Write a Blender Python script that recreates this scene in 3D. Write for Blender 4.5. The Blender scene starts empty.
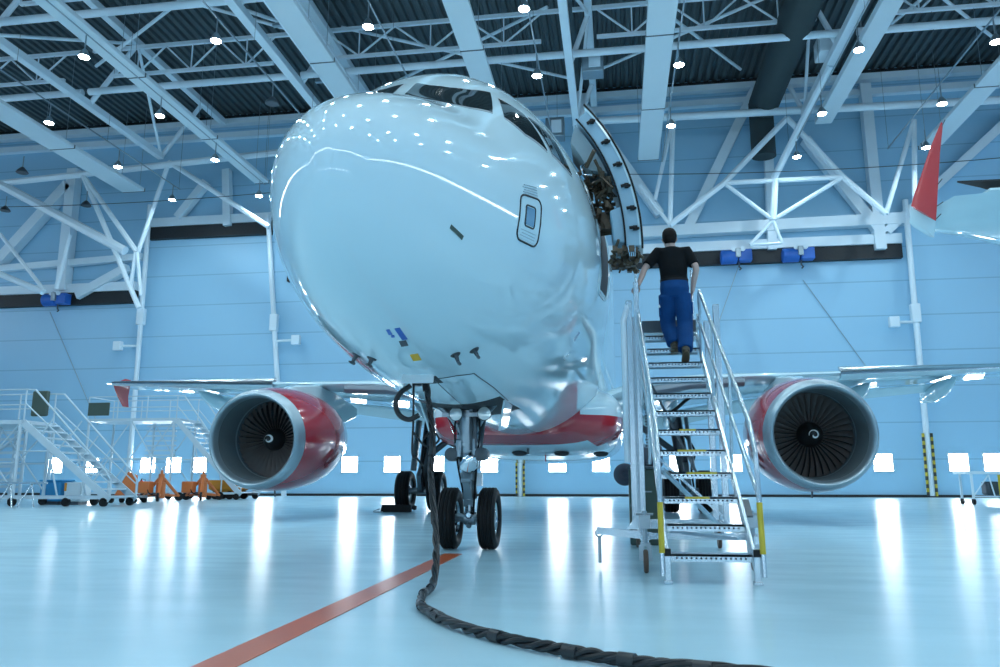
import bpy, bmesh, math, random
from math import sin, cos, pi, radians as RAD, sqrt, atan2
from mathutils import Vector as V, Matrix as M
random.seed(7)
SC = bpy.context.scene
COL = SC.collection
# ------------------------------------------------------------------ camera (28 mm equivalent, low, looking up)
FPX, YAW, PIT = 781.155, .14691928, .18808415
CAM = V((1.88016, -4.939226, .82552))
_cy, _sy, _cp, _sp = cos(YAW), sin(YAW), cos(PIT), sin(PIT)
CF = V((-_sy*_cp, _cy*_cp, _sp)); CR = V((_cy, _sy, 0)); CU = CR.cross(CF)
cd = bpy.data.cameras.new('camera'); co = bpy.data.objects.new('camera', cd); COL.objects.link(co)
cd.sensor_width = 36; cd.lens = 36*FPX/1000; cd.clip_end = 500; cd.clip_start = .05
co.matrix_world = M(((CR.x, CU.x, -CF.x, CAM.x), (CR.y, CU.y, -CF.y, CAM.y), (CR.z, CU.z, -CF.z, CAM.z), (0, 0, 0, 1)))
SC.camera = co
def _ray(u, v): return CF+CR*((u-500)/FPX)-CU*((v-333.5)/FPX)
def py(u, v, y): d = _ray(u, v); return CAM+d*((y-CAM.y)/d.y)       # measured point on the upright plane at depth y
def pz(u, v, z=0): d = _ray(u, v); return CAM+d*((z-CAM.z)/d.z)     # measured point on the level plane at height z
# ------------------------------------------------------------------ materials
def mat(name, col, rough=.5, metal=0, coat=0, var=0, scale=3, bump=0, emit=None, es=0, stretch=None, spec=.5, trans=0, alpha=1):
    m = bpy.data.materials.new(name); m.use_nodes = True; nt = m.node_tree; b = nt.nodes['Principled BSDF']
    b.inputs['Base Color'].default_value = (*col, 1); b.inputs['Roughness'].default_value = rough
    b.inputs['Metallic'].default_value = metal; b.inputs['Coat Weight'].default_value = coat; b.inputs['Coat Roughness'].default_value = .04
    b.inputs['Specular IOR Level'].default_value = spec; b.inputs['Transmission Weight'].default_value = trans; b.inputs['Alpha'].default_value = alpha
    if emit: b.inputs['Emission Color'].default_value = (*emit, 1); b.inputs['Emission Strength'].default_value = es
    if var or bump:
        tc = nt.nodes.new('ShaderNodeTexCoord'); mp = nt.nodes.new('ShaderNodeMapping'); nz = nt.nodes.new('ShaderNodeTexNoise')
        nz.inputs['Scale'].default_value = scale; nz.inputs['Detail'].default_value = 5
        if stretch: mp.inputs['Scale'].default_value = stretch
        nt.links.new(tc.outputs['Object'], mp.inputs[0]); nt.links.new(mp.outputs[0], nz.inputs['Vector'])
        if var:
            mx = nt.nodes.new('ShaderNodeMix'); mx.data_type = 'RGBA'
            mx.inputs['A'].default_value = (*[max(0, c*(1-var)) for c in col], 1); mx.inputs['B'].default_value = (*[min(1, c*(1+var)) for c in col], 1)
            nt.links.new(nz.outputs['Fac'], mx.inputs['Factor']); nt.links.new(mx.outputs['Result'], b.inputs['Base Color'])
        if bump:
            bp = nt.nodes.new('ShaderNodeBump'); bp.inputs['Strength'].default_value = bump; bp.inputs['Distance'].default_value = .01
            nt.links.new(nz.outputs['Fac'], bp.inputs['Height']); nt.links.new(bp.outputs[0], b.inputs['Normal'])
    return m
WHITE = mat('aircraft_white', (.58, .78, .86), .06, 0, .25, .02, .8)
SKIN_METAL = mat('polished_metal', (.62, .7, .74), .22, 1, 0, .06, 4)
LIPM = mat('inlet_lip_metal', (.36, .46, .52), .38, .7, 0, .06, 5)
LINER = mat('inlet_liner', (.13, .17, .19), .55, .2, 0, .05, 6)
RED = mat('cowling_red', (.42, .025, .04), .16, 0, .7, .04, 1)
REDW = mat('winglet_red', (.5, .04, .045), .3, 0, .3, .04, 2)
GLASS = mat('dark_cockpit_glass', (.012, .02, .024), .04, 0, 0, spec=.7)
BLACK = mat('black_rubber', (.006, .007, .008), .6, 0, 0, .2, 8, spec=.3)
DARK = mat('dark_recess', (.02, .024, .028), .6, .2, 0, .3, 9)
STEEL = mat('grey_steel', (.32, .4, .45), .35, .75, 0, .1, 6)
DSTEEL = mat('dark_steel', (.09, .11, .125), .42, .6, 0, .2, 10)
CHROME = mat('chrome', (.75, .8, .84), .1, 1)
FANM = mat('fan_blade_metal', (.34, .3, .29), .38, .75, 0, .1, 8)
PAINT = mat('white_steel_paint', (.72, .85, .93), .35, 0, 0, .05, 1.5)
PANELM = mat('heater_panel_paint', (.58, .7, .76), .4, 0, 0, .03, 1)
ALU = mat('ladder_aluminium', (.52, .62, .68), .27, .75, 0, .06, 6)
HOLE = mat('tread_holes', (.03, .04, .05), .7)
DOCKM = mat('dock_grey_paint', (.52, .64, .72), .4, .1, 0, .08, 3)
YEL = mat('yellow_paint', (.55, .43, .03), .45, 0, 0, .12, 8)
ORANGE = mat('orange_paint', (.62, .17, .045), .42, 0, 0, .1, 6)
ORY = mat('amber_paint', (.75, .28, .02), .4, 0, 0, .08, 4)
BLUE = mat('blue_paint', (.02, .13, .5), .4, 0, 0, .1, 4)
GREENB = mat('dark_green_paint', (.05, .085, .07), .5, 0, 0, .15, 3)
DUCTM = mat('dark_duct_fabric', (.03, .05, .055), .8, 0, 0, .1, 2)
LENS = mat('lamp_lens', (.9, .95, 1), .3, emit=(.85, .96, 1), es=60)
WINL = mat('bright_window', (.9, .95, 1), .3, emit=(.86, .95, 1), es=30.0)
CLER = mat('clerestory_glazing', (.9, .95, 1), .3, emit=(.86, .95, 1), es=12)
HAZ = mat('warning_black', (.03, .035, .03), .6)
WHITEP = mat('white_panel', (.75, .84, .88), .4, 0, 0, .03, 3)
BROWN = mat('brown_wheel', (.1, .065, .045), .6)
BOX_TAN = mat('bare_mechanism', (.1, .075, .05), .45, .4, 0, .5, 18)

def floor_mat():
    m = mat('epoxy_floor', (.43, .66, .76), .2, 0, .0, .06, .25, 0)
    nt = m.node_tree; b = nt.nodes['Principled BSDF']
    tc = nt.nodes.new('ShaderNodeTexCoord'); mp = nt.nodes.new('ShaderNodeMapping'); nz = nt.nodes.new('ShaderNodeTexNoise')
    mp.inputs['Scale'].default_value = (.5, 1.5, 1); nz.inputs['Scale'].default_value = 1.6; nz.inputs['Detail'].default_value = 8
    nt.links.new(tc.outputs['Object'], mp.inputs[0]); nt.links.new(mp.outputs[0], nz.inputs['Vector'])
    r = nt.nodes.new('ShaderNodeMapRange'); r.inputs['To Min'].default_value = .19; r.inputs['To Max'].default_value = .27
    r.inputs['From Min'].default_value = .3; r.inputs['From Max'].default_value = .7
    nt.links.new(nz.outputs['Fac'], r.inputs['Value']); nt.links.new(r.outputs[0], b.inputs['Roughness'])
    bp = nt.nodes.new('ShaderNodeBump'); bp.inputs['Strength'].default_value = .05; bp.inputs['Distance'].default_value = .01
    nt.links.new(nz.outputs['Fac'], bp.inputs['Height']); nt.links.new(bp.outputs[0], b.inputs['Normal'])
    return m
FLOOR = floor_mat()
def wall_mat():
    m = mat('wall_cladding', (.33, .6, .8), .45, 0, 0, .05, .15, 0)
    nt = m.node_tree; b = nt.nodes['Principled BSDF']
    tc = nt.nodes.new('ShaderNodeTexCoord'); sx = nt.nodes.new('ShaderNodeSeparateXYZ')
    nt.links.new(tc.outputs['Object'], sx.inputs[0])
    dv = nt.nodes.new('ShaderNodeMath'); dv.operation = 'DIVIDE'; dv.inputs[1].default_value = 2.05
    fr = nt.nodes.new('ShaderNodeMath'); fr.operation = 'FRACT'; lt = nt.nodes.new('ShaderNodeMath'); lt.operation = 'LESS_THAN'; lt.inputs[1].default_value = .035
    nt.links.new(sx.outputs['Z'], dv.inputs[0]); nt.links.new(dv.outputs[0], fr.inputs[0]); nt.links.new(fr.outputs[0], lt.inputs[0])
    src = b.inputs['Base Color'].links[0].from_socket
    mx = nt.nodes.new('ShaderNodeMix'); mx.data_type = 'RGBA'; mx.inputs['B'].default_value = (.25, .47, .64, 1)
    nt.links.new(lt.outputs[0], mx.inputs['Factor']); nt.links.new(src, mx.inputs['A']); nt.links.new(mx.outputs['Result'], b.inputs['Base Color'])
    return m
WALL = wall_mat()
DECK = mat('dark_roof_deck', (.075, .105, .115), .5, .2, 0, .08, .4)

# ------------------------------------------------------------------ mesh helpers
WORLD = {}
def frame(d):
    d = d.normalized(); a = V((0, 0, 1)) if abs(d.z) < .95 else V((1, 0, 0))
    x = d.cross(a).normalized(); return x, x.cross(d).normalized()
class MB:
    def __init__(s): s.v = []; s.f = []; s.mi = []; s.m = 0
    def face(s, idx): s.f.append(idx); s.mi.append(s.m)
    def add(s, vs, fs):
        o = len(s.v); s.v += [V(p) for p in vs]
        for f in fs: s.face([i+o for i in f])
        return s
    def bx(s, x0, x1, y0, y1, z0, z1):
        return s.add([(x0, y0, z0), (x1, y0, z0), (x1, y1, z0), (x0, y1, z0), (x0, y0, z1), (x1, y0, z1), (x1, y1, z1), (x0, y1, z1)],
              [(0, 3, 2, 1), (4, 5, 6, 7), (0, 1, 5, 4), (1, 2, 6, 5), (2, 3, 7, 6), (3, 0, 4, 7)])
    def box(s, c, d, rot=None):
        o = len(s.v); s.bx(-d[0]/2, d[0]/2, -d[1]/2, d[1]/2, -d[2]/2, d[2]/2)
        for i in range(o, len(s.v)): s.v[i] = (rot @ s.v[i] if rot else s.v[i])+V(c)
        return s
    def bar(s, p, q, w, h):
        p = V(p); q = V(q); x, u = frame(q-p)
        vs = [b+x*(w/2*i)+u*(h/2*j) for b in (p, q) for i, j in ((-1, -1), (1, -1), (1, 1), (-1, 1))]
        return s.add(vs, [(3, 2, 1, 0), (4, 5, 6, 7), (0, 1, 5, 4), (1, 2, 6, 5), (2, 3, 7, 6), (3, 0, 4, 7)])
    def loft(s, rings, caps=True, closed=True):
        n = len(rings[0]); o = len(s.v)
        for r in rings: s.v += [V(p) for p in r]
        k = n if closed else n-1
        for i in range(len(rings)-1):
            for j in range(k):
                a = o+i*n+j; b = o+i*n+(j+1) % n; s.face([a, b, b+n, a+n])
        if caps: s.face([o+j for j in range(n)][::-1]); s.face([o+(len(rings)-1)*n+j for j in range(n)])
        return s
    def tube(s, pts, r, n=8, flat=1.0):
        pts = [V(p) for p in pts]; R = r if isinstance(r, (list, tuple)) else [r]*len(pts); rings = []; x = None
        for i, p in enumerate(pts):
            d = (pts[min(i+1, len(pts)-1)]-pts[max(i-1, 0)]).normalized()
            if x is None: x, _ = frame(d)
            x = (x-d*x.dot(d)).normalized(); u = x.cross(d)
            rings.append([p+x*(R[i]*cos(2*pi*j/n))+u*(R[i]*flat*sin(2*pi*j/n)) for j in range(n)])
        return s.loft(rings)
    def lathe(s, prof, o, ax=(0, 1, 0), n=48, caps=False, closed=False):
        o = V(o); d = V(ax).normalized(); x, u = frame(d)
        rings = [[o+d*a+x*(r*cos(2*pi*j/n))+u*(r*sin(2*pi*j/n)) for j in range(n)] for a, r in prof]
        if closed: rings.append(rings[0])
        return s.loft(rings, caps)
    def prism(s, poly, ext):                                   # polygon of 3-D points pushed along a vector
        e = V(ext); return s.loft([[V(p) for p in poly], [V(p)+e for p in poly]])
    def torus(s, c, ax, R, r, n=32, k=10):
        prof = [(r*sin(2*pi*i/k), R+r*cos(2*pi*i/k)) for i in range(k)]
        return s.lathe(prof, c, ax, n, closed=True)
    def build(s, name, mats, parent=None, smooth=40, bevel=0, fix=True):
        me = bpy.data.meshes.new(name)
        inv = WORLD[parent.name].inverted() if parent else M()
        me.from_pydata([tuple(inv @ p) for p in s.v], [], s.f)
        for m in (mats if isinstance(mats, (list, tuple)) else [mats]): me.materials.append(m)
        me.polygons.foreach_set('material_index', s.mi)
        bm = bmesh.new(); bm.from_mesh(me)
        bmesh.ops.remove_doubles(bm, verts=bm.verts, dist=1e-5)
        if fix: bmesh.ops.recalc_face_normals(bm, faces=bm.faces)
        bm.to_mesh(me); bm.free(); me.update()
        if smooth: me.shade_smooth(); me.set_sharp_from_angle(angle=RAD(smooth))
        o = bpy.data.objects.new(name, me); COL.objects.link(o)
        WORLD[o.name] = WORLD[parent.name].copy() if parent else M()
        if parent: o.parent = parent
        if bevel:
            b = o.modifiers.new('bevel', 'BEVEL'); b.width = bevel; b.segments = 2; b.limit_method = 'ANGLE'
        return o
def tag(o, label, cat, group=None):
    o['label'] = label; o['category'] = cat
    if group: o['group'] = group
    return o
def struct(o): o['kind'] = 'structure'; return o
def thing(name, label, cat, loc, group=None):
    o = bpy.data.objects.new(name, None); COL.objects.link(o); o.location = loc; o.empty_display_size = .2
    WORLD[o.name] = M.Translation(V(loc)); return tag(o, label, cat, group)
def rebase(o):                                                # move a single mesh thing's origin to its base
    c = V((sum(v.co.x for v in o.data.vertices), sum(v.co.y for v in o.data.vertices), 0))/len(o.data.vertices)
    c.z = min(v.co.z for v in o.data.vertices); o.data.transform(M.Translation(-c)); o.location = c; return o
def copy_tree(o, parent=None):
    c = o.copy(); COL.objects.link(c); c.parent = parent
    for ch in o.children: copy_tree(ch, c)
    return c
def part(name, m, parent, fn, **k):
    b = MB(); fn(b); return b.build(name, m, parent, **k)
def spline(pts, n=8):                                         # Catmull-Rom through points
    P = [V(p) for p in pts]; P = [P[0]*2-P[1]]+P+[P[-1]*2-P[-2]]; out = []
    for i in range(1, len(P)-2):
        for k in range(n):
            t = k/n; a, b, c, d = P[i-1:i+3]
            out.append(.5*((2*b)+(c-a)*t+(2*a-5*b+4*c-d)*t*t+(3*b-a-3*c+d)*t**3))
    return out+[P[-2]]

# ================================================================== SETTING
XL, XR, YF, YB, ZD = -48, 34, -18, 42, 25.6
struct(part('floor', FLOOR, None, lambda b: b.bx(XL, XR, YF-.4, YB+.4, -.3, 0), smooth=0))
struct(part('wall_back', WALL, None, lambda b: b.bx(XL, XR, YB, YB+.4, 0, ZD+1.2), smooth=0))
struct(part('wall_left', WALL, None, lambda b: b.bx(XL-.4, XL, YF, YB+.4, 0, ZD+1.2), smooth=0))
struct(part('wall_right', WALL, None, lambda b: b.bx(XR, XR+.4, YF, YB+.4, 0, ZD+1.2), smooth=0))
struct(part('wall_front', WALL, None, lambda b: b.bx(XL, XR, YF-.4, YF, 0, ZD+1.2), smooth=0))
struct(part('baseboard_back', DARK, None, lambda b: b.bx(XL, XR, YB-.12, YB+.02, 0, .14), smooth=0))
def deck(b):                                                  # trapezoidal corrugation running lengthwise
    n = int((XR-XL)/.5); top = ZD+.16
    for k in range(n):
        x = XL+.5*k; pr = [(x, ZD), (x+.2, ZD), (x+.27, top), (x+.43, top), (x+.5, ZD)]
        b.loft([[(a, YF, z) for a, z in pr], [(a, YB, z) for a, z in pr]], caps=False, closed=False)
    b.bx(XL, XR, YF, YB+.4, ZD+.3, ZD+.6)
struct(part('ceiling', DECK, None, deck, smooth=0))
struct(part('trim_1', PAINT, None, lambda b: (b.bx(XL, XR, YB-.5, YB, ZD-.75, ZD-.35), b.bx(XL, XR, YB-.4, YB, ZD-1.7, ZD-1.3)), smooth=0))
struct(part('trim_2', DARK, None, lambda b: b.bx(XL, XR, YB-.2, YB, ZD-.35, ZD), smooth=0))
# dark slot and pale rail over each bay of the far wall: (x0, x1, z of the slot)
k = 3
for x0, x1, z in ((-46, -29.6, 13.0), (-29.0, -20.3, 17.35), (-19, 18.6, 14.05)):
    struct(part('trim_%d' % k, [DARK, PAINT], None, lambda b: (b.bx(x0, x1, YB-.35, YB, z-.42, z+.42), setattr(b, 'm', 1), b.bx(x0, x1, YB-.5, YB, z+.42, z+1.0)), smooth=0)); k += 1
# windows low in the far wall
wx = [-32.5, -29.9, -27.3, -26.0+.65, -24.0, -20.6, -14.0, -11.4, -8.75, -6.1, -1.25, 1.35, 6.6, 9.3, 17.0, 20.8, 22.85]
wpx = [(49, 63), (84, 100), (142, 155), (167, 181), (192, 207), (258, 274), (342, 358), (385, 400), (428, 444), (484, 495), (549, 566), (592, 610), (670, 687), (724, 741), (873, 893), (949, 968), (984, 1003), (1026, 1046)]
for i, (a, c) in enumerate(wpx):
    x = (py(a, 463, YB).x+py(c, 463, YB).x)/2; w = .49
    fr = struct(part('window_%d' % (i+1), PAINT, None, lambda b: (b.bx(x-w-.06, x+w+.06, YB-.06, YB+.02, 1.38, 1.44), b.bx(x-w-.06, x+w+.06, YB-.06, YB+.02, 2.36, 2.42), b.bx(x-w-.06, x-w, YB-.06, YB+.02, 1.44, 2.36), b.bx(x+w, x+w+.06, YB-.06, YB+.02, 1.44, 2.36)), smooth=0))
    part('pane', WINL, fr, lambda b: b.bx(x-w, x+w, YB-.03, YB-.01, 1.44, 2.36), smooth=0)
# clerestory strips high on the side and front walls, and the low windows of the front doors
n_ = len(wpx)
for x0, x1, y0, y1 in ((XL, XR, YF+.02, YF+.06), (XR-.06, XR-.02, YF, 40), (XL+.02, XL+.06, YF, 40)):
    n_ += 1; fr = struct(part('window_%d' % n_, PAINT, None, lambda b: (b.bx(x0, x1, y0, y1, 13.1, 13.2), b.bx(x0, x1, y0, y1, 13.9, 14.0)), smooth=0))
    part('pane', CLER, fr, lambda b: b.bx(x0, x1, y0, y1, 13.2, 13.9), smooth=0)
for i in range(16):
    n_ += 1; x = -22+2.7*i; fr = struct(part('window_%d' % n_, PAINT, None, lambda b: (b.bx(x-.55, x+.55, YF-.02, YF+.06, 1.38, 1.44), b.bx(x-.55, x+.55, YF-.02, YF+.06, 2.36, 2.42)), smooth=0))
    part('pane', CLER, fr, lambda b: b.bx(x-.49, x+.49, YF-.02, YF+.03, 1.44, 2.36), smooth=0)
# painted guide line
o = part('floor_line', mat('orange_line_paint', (.5, .1, .03), .3, 0, 0, .15, 2), None, lambda b: b.add([(-.03, -3.2, .004), (.17, -3.2, .004), (.06, 4.35, .004), (-.15, 4.35, .004), (-.03, -3.2, 0), (.17, -3.2, 0), (.06, 4.35, 0), (-.15, 4.35, 0)], [(0, 1, 2, 3), (4, 7, 6, 5), (0, 4, 5, 1), (1, 5, 6, 2), (2, 6, 7, 3), (3, 7, 4, 0)]), smooth=0)
tag(o, 'orange guide line painted on the glossy floor ahead of the nose wheels', 'floor marking')

# ================================================================== ROOF STEEL
def members(b, segs, w, y=None, round_=True):
    for p, q in segs:
        p = py(*p, y) if len(p) == 2 else V(p); q = py(*q, y) if len(q) == 2 else V(q)
        b.tube([p, q], w, 8) if round_ else b.bar(p, q, w*2, w*2)
# lengthwise trusses (upper and lower chords with posts and diagonals)
def ltruss(label, x, y0, y1, zl, zu, dx=.9, w=.16):
    t = thing('roof_truss', label, 'roof truss', (x, (y0+y1)/2, zl), 'lengthwise roof trusses')
    part('lower_chord', PAINT, t, lambda b: (b.bx(x-w, x+w, y0, y1, zl-.2, zl+.2)), smooth=0, bevel=.03)
    part('upper_chord', PAINT, t, lambda b: b.bx(x+dx-w, x+dx+w, y0, YB-.6, zu-.2, zu+.2), smooth=0, bevel=.03)
    n = int((y1-y0)/7.05+.5)
    for i in range(n+1):
        y = y1-7.05*i
        if y < y0: break
        part('post', PAINT, t, lambda b: b.tube([(x, y, zl), (x+dx, y, zu)], .14, 8))
        if y-7 > y0 and i % 2 == 0: part('diagonal', PAINT, t, lambda b: b.tube([(x, y, zl), (x+dx, y-7.05, zu)], .09, 8))
        elif y-7 > y0: part('diagonal', PAINT, t, lambda b: b.tube([(x+dx, y, zu), (x, y-7.05, zl)], .09, 8))
    return t
ltruss('leftmost lengthwise white roof truss of the dark ceiling', -26.6, 8, 38.6, 21.4, 24.9, 2.6, .2)
ltruss('lengthwise white roof truss with paired chords left of the nose', -14.3, 8, 38.6, 21.6, 24.2, 1.6, .22)
ltruss('white roof truss rising behind the cockpit above the nose', .05, 8, 38.6, 21.6, 24.4, 1.0, .2)
ltruss('lengthwise white roof truss to the right beside the dark duct', 13.0, 8, 38.6, 21.5, 24.2, -1.1, .22)
ltruss('rightmost lengthwise white roof truss over the red winglet', 26.0, 8, 38.6, 21.4, 24.6, -1.2, .2)
# crosswise lattice girders
def girder(label, y, x0, x1):
    t = thing('lattice_girder', label, 'roof girder', ((x0+x1)/2, y, 22), 'crosswise lattice girders')
    part('tie_tube', PAINT, t, lambda b: b.tube([(x0, y, 22), (x1, y, 22)], .19, 10))
    part('upper_chord', PAINT, t, lambda b: b.bx(x0, x1, y-.08, y+.08, 24.35, 24.55), smooth=0)
    part('lower_chord', PAINT, t, lambda b: b.bx(x0+1.2, x1-1.2, y-.08, y+.08, 22.75, 22.92), smooth=0)
    def web(b):
        n = int((x1-x0-2.4)/3.0); s = (x1-x0-2.4)/n
        for i in range(n):
            a = x0+1.2+s*i
            b.tube([(a, y, 24.4), (a+s/2, y, 22.85)], .055, 6); b.tube([(a+s/2, y, 22.85), (a+s, y, 24.4)], .055, 6); b.tube([(a+s/2, y, 22.85), (a+s/2, y, 24.4)], .04, 6)
    part('web', PAINT, t, web)
bays = [(-47, -26.6, 'left edge'), (-26.6, -14.3, 'left'), (-14.3, .05, 'middle'), (.05, 13.4, 'right'), (13.6, 33, 'right edge')]
for y, nm in ((31.2, 'far'), (24.5, 'near')):
    for x0, x1, s in bays:
        if y < 30 and x1 > 1: continue
        girder('white lattice girder across the %s bay of the ceiling, %s row' % (s, nm), y, x0+.2, x1-.2)
# sloping roof bracing tubes
for lab, p, q in (('long white brace rod crossing the dark ceiling above the left lamps', (-26, 31, 23.4), (-14.4, 24.8, 24.6)), ('white brace rod sloping down to the paired truss left of the nose', (-24, 24, 24.6), (-14, 31.2, 24.4)),
                  ('white brace rod slanting from the cockpit truss to the pale middle slab', (-12, 31.2, 24.6), (-.2, 38, 24.4)), ('white brace rod slanting over the cockpit towards the nose slab', (-1, 31, 24.6), (-13, 38.4, 24.4)),
                  ('white brace rod slanting right of the cockpit truss', (.6, 38, 24.5), (11.5, 30.5, 24.5)), ('white brace rod running down to the dark duct', (3.6, 30.5, 24.6), (9.6, 38.4, 24.4)), ('white brace rod crossing the dark ceiling above the red winglet', (14.5, 29, 24.6), (24, 38.4, 24.4)), ('thin white brace rod beside the right truss over the lamp', (15.5, 38, 24.4), (19, 29, 24.5))):
    o = part('brace_rod', PAINT, None, lambda b: b.tube([p, q], .09, 8)); tag(o, lab, 'brace', 'roof brace rods')
# portal truss hanging in front of the far wall
YP = 38.6
t = thing('portal_truss', 'white tubular portal truss with crossing diagonals over the right wall bay', 'roof truss', (11, YP, 13))
part('top_chord', PAINT, t, lambda b: b.tube([(-.2, YP, 21.9), (33, YP, 21.4)], .22, 10))
J = dict(a=(787, 118), b=(724, 183), c=(843, 177), d=(773, 220), e=(670, 225), f=(886, 214), g=(750, 245), g2=(782, 243), h=(914, 120), h2=(915, 218), v=(673, 118), k=(655, 200), k2=(640, 185))
for nm, p, q, r in (('diagonal', 'a', 'b', .17), ('diagonal', 'b', 'e', .17), ('diagonal', 'a', 'c', .17), ('diagonal', 'c', 'f', .17), ('strut', 'b', 'c', .15), ('strut', 'b', 'd', .12), ('strut', 'd', 'c', .12), ('strut', 'd', 'g', .1), ('strut', 'd', 'g2', .1), ('strut', 'g', 'g2', .08), ('post', 'h', 'h2', .14), ('diagonal', 'h', 'f', .13), ('post', 'v', 'e', .14), ('diagonal', 'v', 'k', .11), ('strut', 'k2', 'e', .11)):
    part(nm, PAINT, t, lambda b: members(b, [(J[p], J[q])], r, YP))
part('post', PAINT, t, lambda b: members(b, [((775, 178), (773, 220))], .2, YP))
part('strut', PAINT, t, lambda b: b.tube([(13.0, 33, 21.3), py(774, 178, YP)], .2, 8))
t = thing('portal_truss', 'white tubular portal truss with spread diagonals over the left wall bay', 'roof truss', (-30, YP, 13))
part('top_chord', PAINT, t, lambda b: members(b, [((-60, 190), (300, 150))], .22, YP))
for nm, p, q, r in (('diagonal', (169, 162), (138, 252), .14), ('diagonal', (169, 162), (269, 227), .16), ('diagonal', (83, 175), (139, 308), .17), ('diagonal', (83, 175), (137, 252), .16), ('diagonal', (70, 235), (56, 289), .14), ('diagonal', (0, 184), (125, 251), .3), ('strut', (0, 234), (45, 291), .13), ('strut', (0, 274), (43, 292), .2), ('strut', (137, 252), (141, 295), .12), ('strut', (136, 250), (131, 285), .12)):
    part(nm, PAINT, t, lambda b: members(b, [(p, q)], r, YP))
# wall framing against the far wall
def brace(name, lab, p, q, r, y=41.6, cat='wall brace'):
    o = part(name, PAINT, None, lambda b: members(b, [(p, q)], r, y, False), smooth=0); return tag(rebase(o), lab, cat)
for a in (('cross_member', 'broad horizontal white beam on the far wall behind the man', (628, 234), (905, 219), .33), ('cross_member', 'horizontal white beam on the far wall at the left edge', (0, 269), (143, 257), .22),
          ('upright_post', 'upright white post on the far wall below the dark duct', (766, 90), (772, 250), .25), ('upright_post', 'upright white post on the far wall beside the red winglet', (864, 85), (880, 250), .3), ('upright_post', 'upright white post on the far wall at the left', (75, 170), (63, 291), .35), ('upright_post', 'upright white post between the left heater slabs', (227, 170), (228, 226), .25),
          ('diagonal_brace', 'wide sloping brace on the far wall behind the slab right of the door', (757, 85), (688, 228), .28), ('diagonal_brace', 'wide sloping brace on the far wall right of the portal truss', (805, 140), (882, 235), .28), ('diagonal_brace', 'wide sloping brace on the far wall at the far left edge', (0, 262), (70, 185), .35), ('diagonal_brace', 'wide sloping brace on the far wall over the left door slot', (78, 296), (128, 268), .28), ('diagonal_brace', 'sloping brace on the far wall above the high door slot', (178, 218), (207, 182), .25), ('diagonal_brace', 'dim sloping brace on the far wall behind the open cabin door', (575, 95), (660, 215), .28), ('diagonal_brace', 'sloping white brace running off the right edge behind the winglet', (886, 232), (1010, 118), .25)):
    brace(*a)
# upright pipes on the far wall
def pipe(lab, p, q, box=None, haz=None):
    P = py(*p, 41.4); Q = py(*q, 41.4); t = thing('downpipe', lab, 'pipe', (Q.x, 41.4, 0), 'pipes on the far wall')
    part('pipe', PAINT, t, lambda b: b.tube([P, Q], .16, 10))
    c = P.lerp(Q, .4); part('joint', PAINT, t, lambda b: b.box(c, (.5, .4, 1.1)), bevel=.05)
    if box:
        a = py(*box, 41.2); e = P.lerp(Q, (P.z-a.z)/(P.z-Q.z))
        part('bracket_arm', PAINT, t, lambda b: b.tube([e, a], .08, 8)); part('speaker_box', PAINT, t, lambda b: b.box(a, (.55, .35, .6)), bevel=.04)
    if haz:
        A = P.lerp(Q, haz); n = 16
        def st(b):
            for i in range(n):
                b.m = i % 2; u = A.lerp(Q, i/n); w = A.lerp(Q, (i+1)/n); b.bar(u+V((-.22, -.1, 0)), w+V((-.22, -.1, 0)), .14, .1); b.m = (i+1) % 2; b.bar(u+V((.22, -.1, 0)), w+V((.22, -.1, 0)), .14, .1)
        part('warning_strip', [YEL, HAZ], t, st, smooth=0)
pipe('white pipe down the far wall left of the high door slot', (150, 205), (127, 497), (118, 346))
pipe('leaning white pipe down the far wall just left of the nose', (268, 215), (284, 497), (296, 340))
pipe('white pipe with black and yellow strip right of the right engine', (905, 200), (932, 496), (894, 322), .8)
pipe('white pipe with warning strip between the nose wheels and the ladder', (519.5, 330), (520.5, 496), None, .745)
# pale heater slabs hung lengthwise
for lab, x0, x1, y0, y1 in (('pale heater slab hanging at the far left edge of the ceiling', -28.9, -27.4, 12, 38.4), ('long pale heater slab hanging left of the nose', -19.85, -18.95, 12, 38.2), ('pale heater slab ending just over the top of the nose', -11.05, -9.95, 12, 38.2), ('pale heater slab hanging right above the cockpit windows', -4.3, -3.3, 12, 38.2), ('pale heater slab above the open cabin door', 3.55, 4.7, 12, 38.1), ('pale heater slab hanging behind the red winglet', 18.95, 20.0, 12, 38.8)):
    t = thing('heater_slab', lab, 'ceiling heater', ((x0+x1)/2, 25, 19), 'pale heater slabs under the roof')
    yy = y0
    while yy < y1-.1:
        ye = min(yy+6.6, y1); part('panel', PANELM, t, lambda b: b.bx(x0, x1, yy+.03, ye-.03, 19, 19.22), bevel=.03, smooth=0)
        part('joint_strip', DSTEEL, t, lambda b: b.bx(x0-.01, x1+.01, ye-.03, ye+.03, 18.995, 19.2), smooth=0)
        yy = ye
    for yy in (16, 24.5, 31.2, 38): [part('hanger', STEEL, t, lambda b: b.tube([(xx, yy, 19.2), (xx, yy, 24.4)], .012, 5)) for xx in (x0+.1, x1-.1)]
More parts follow.
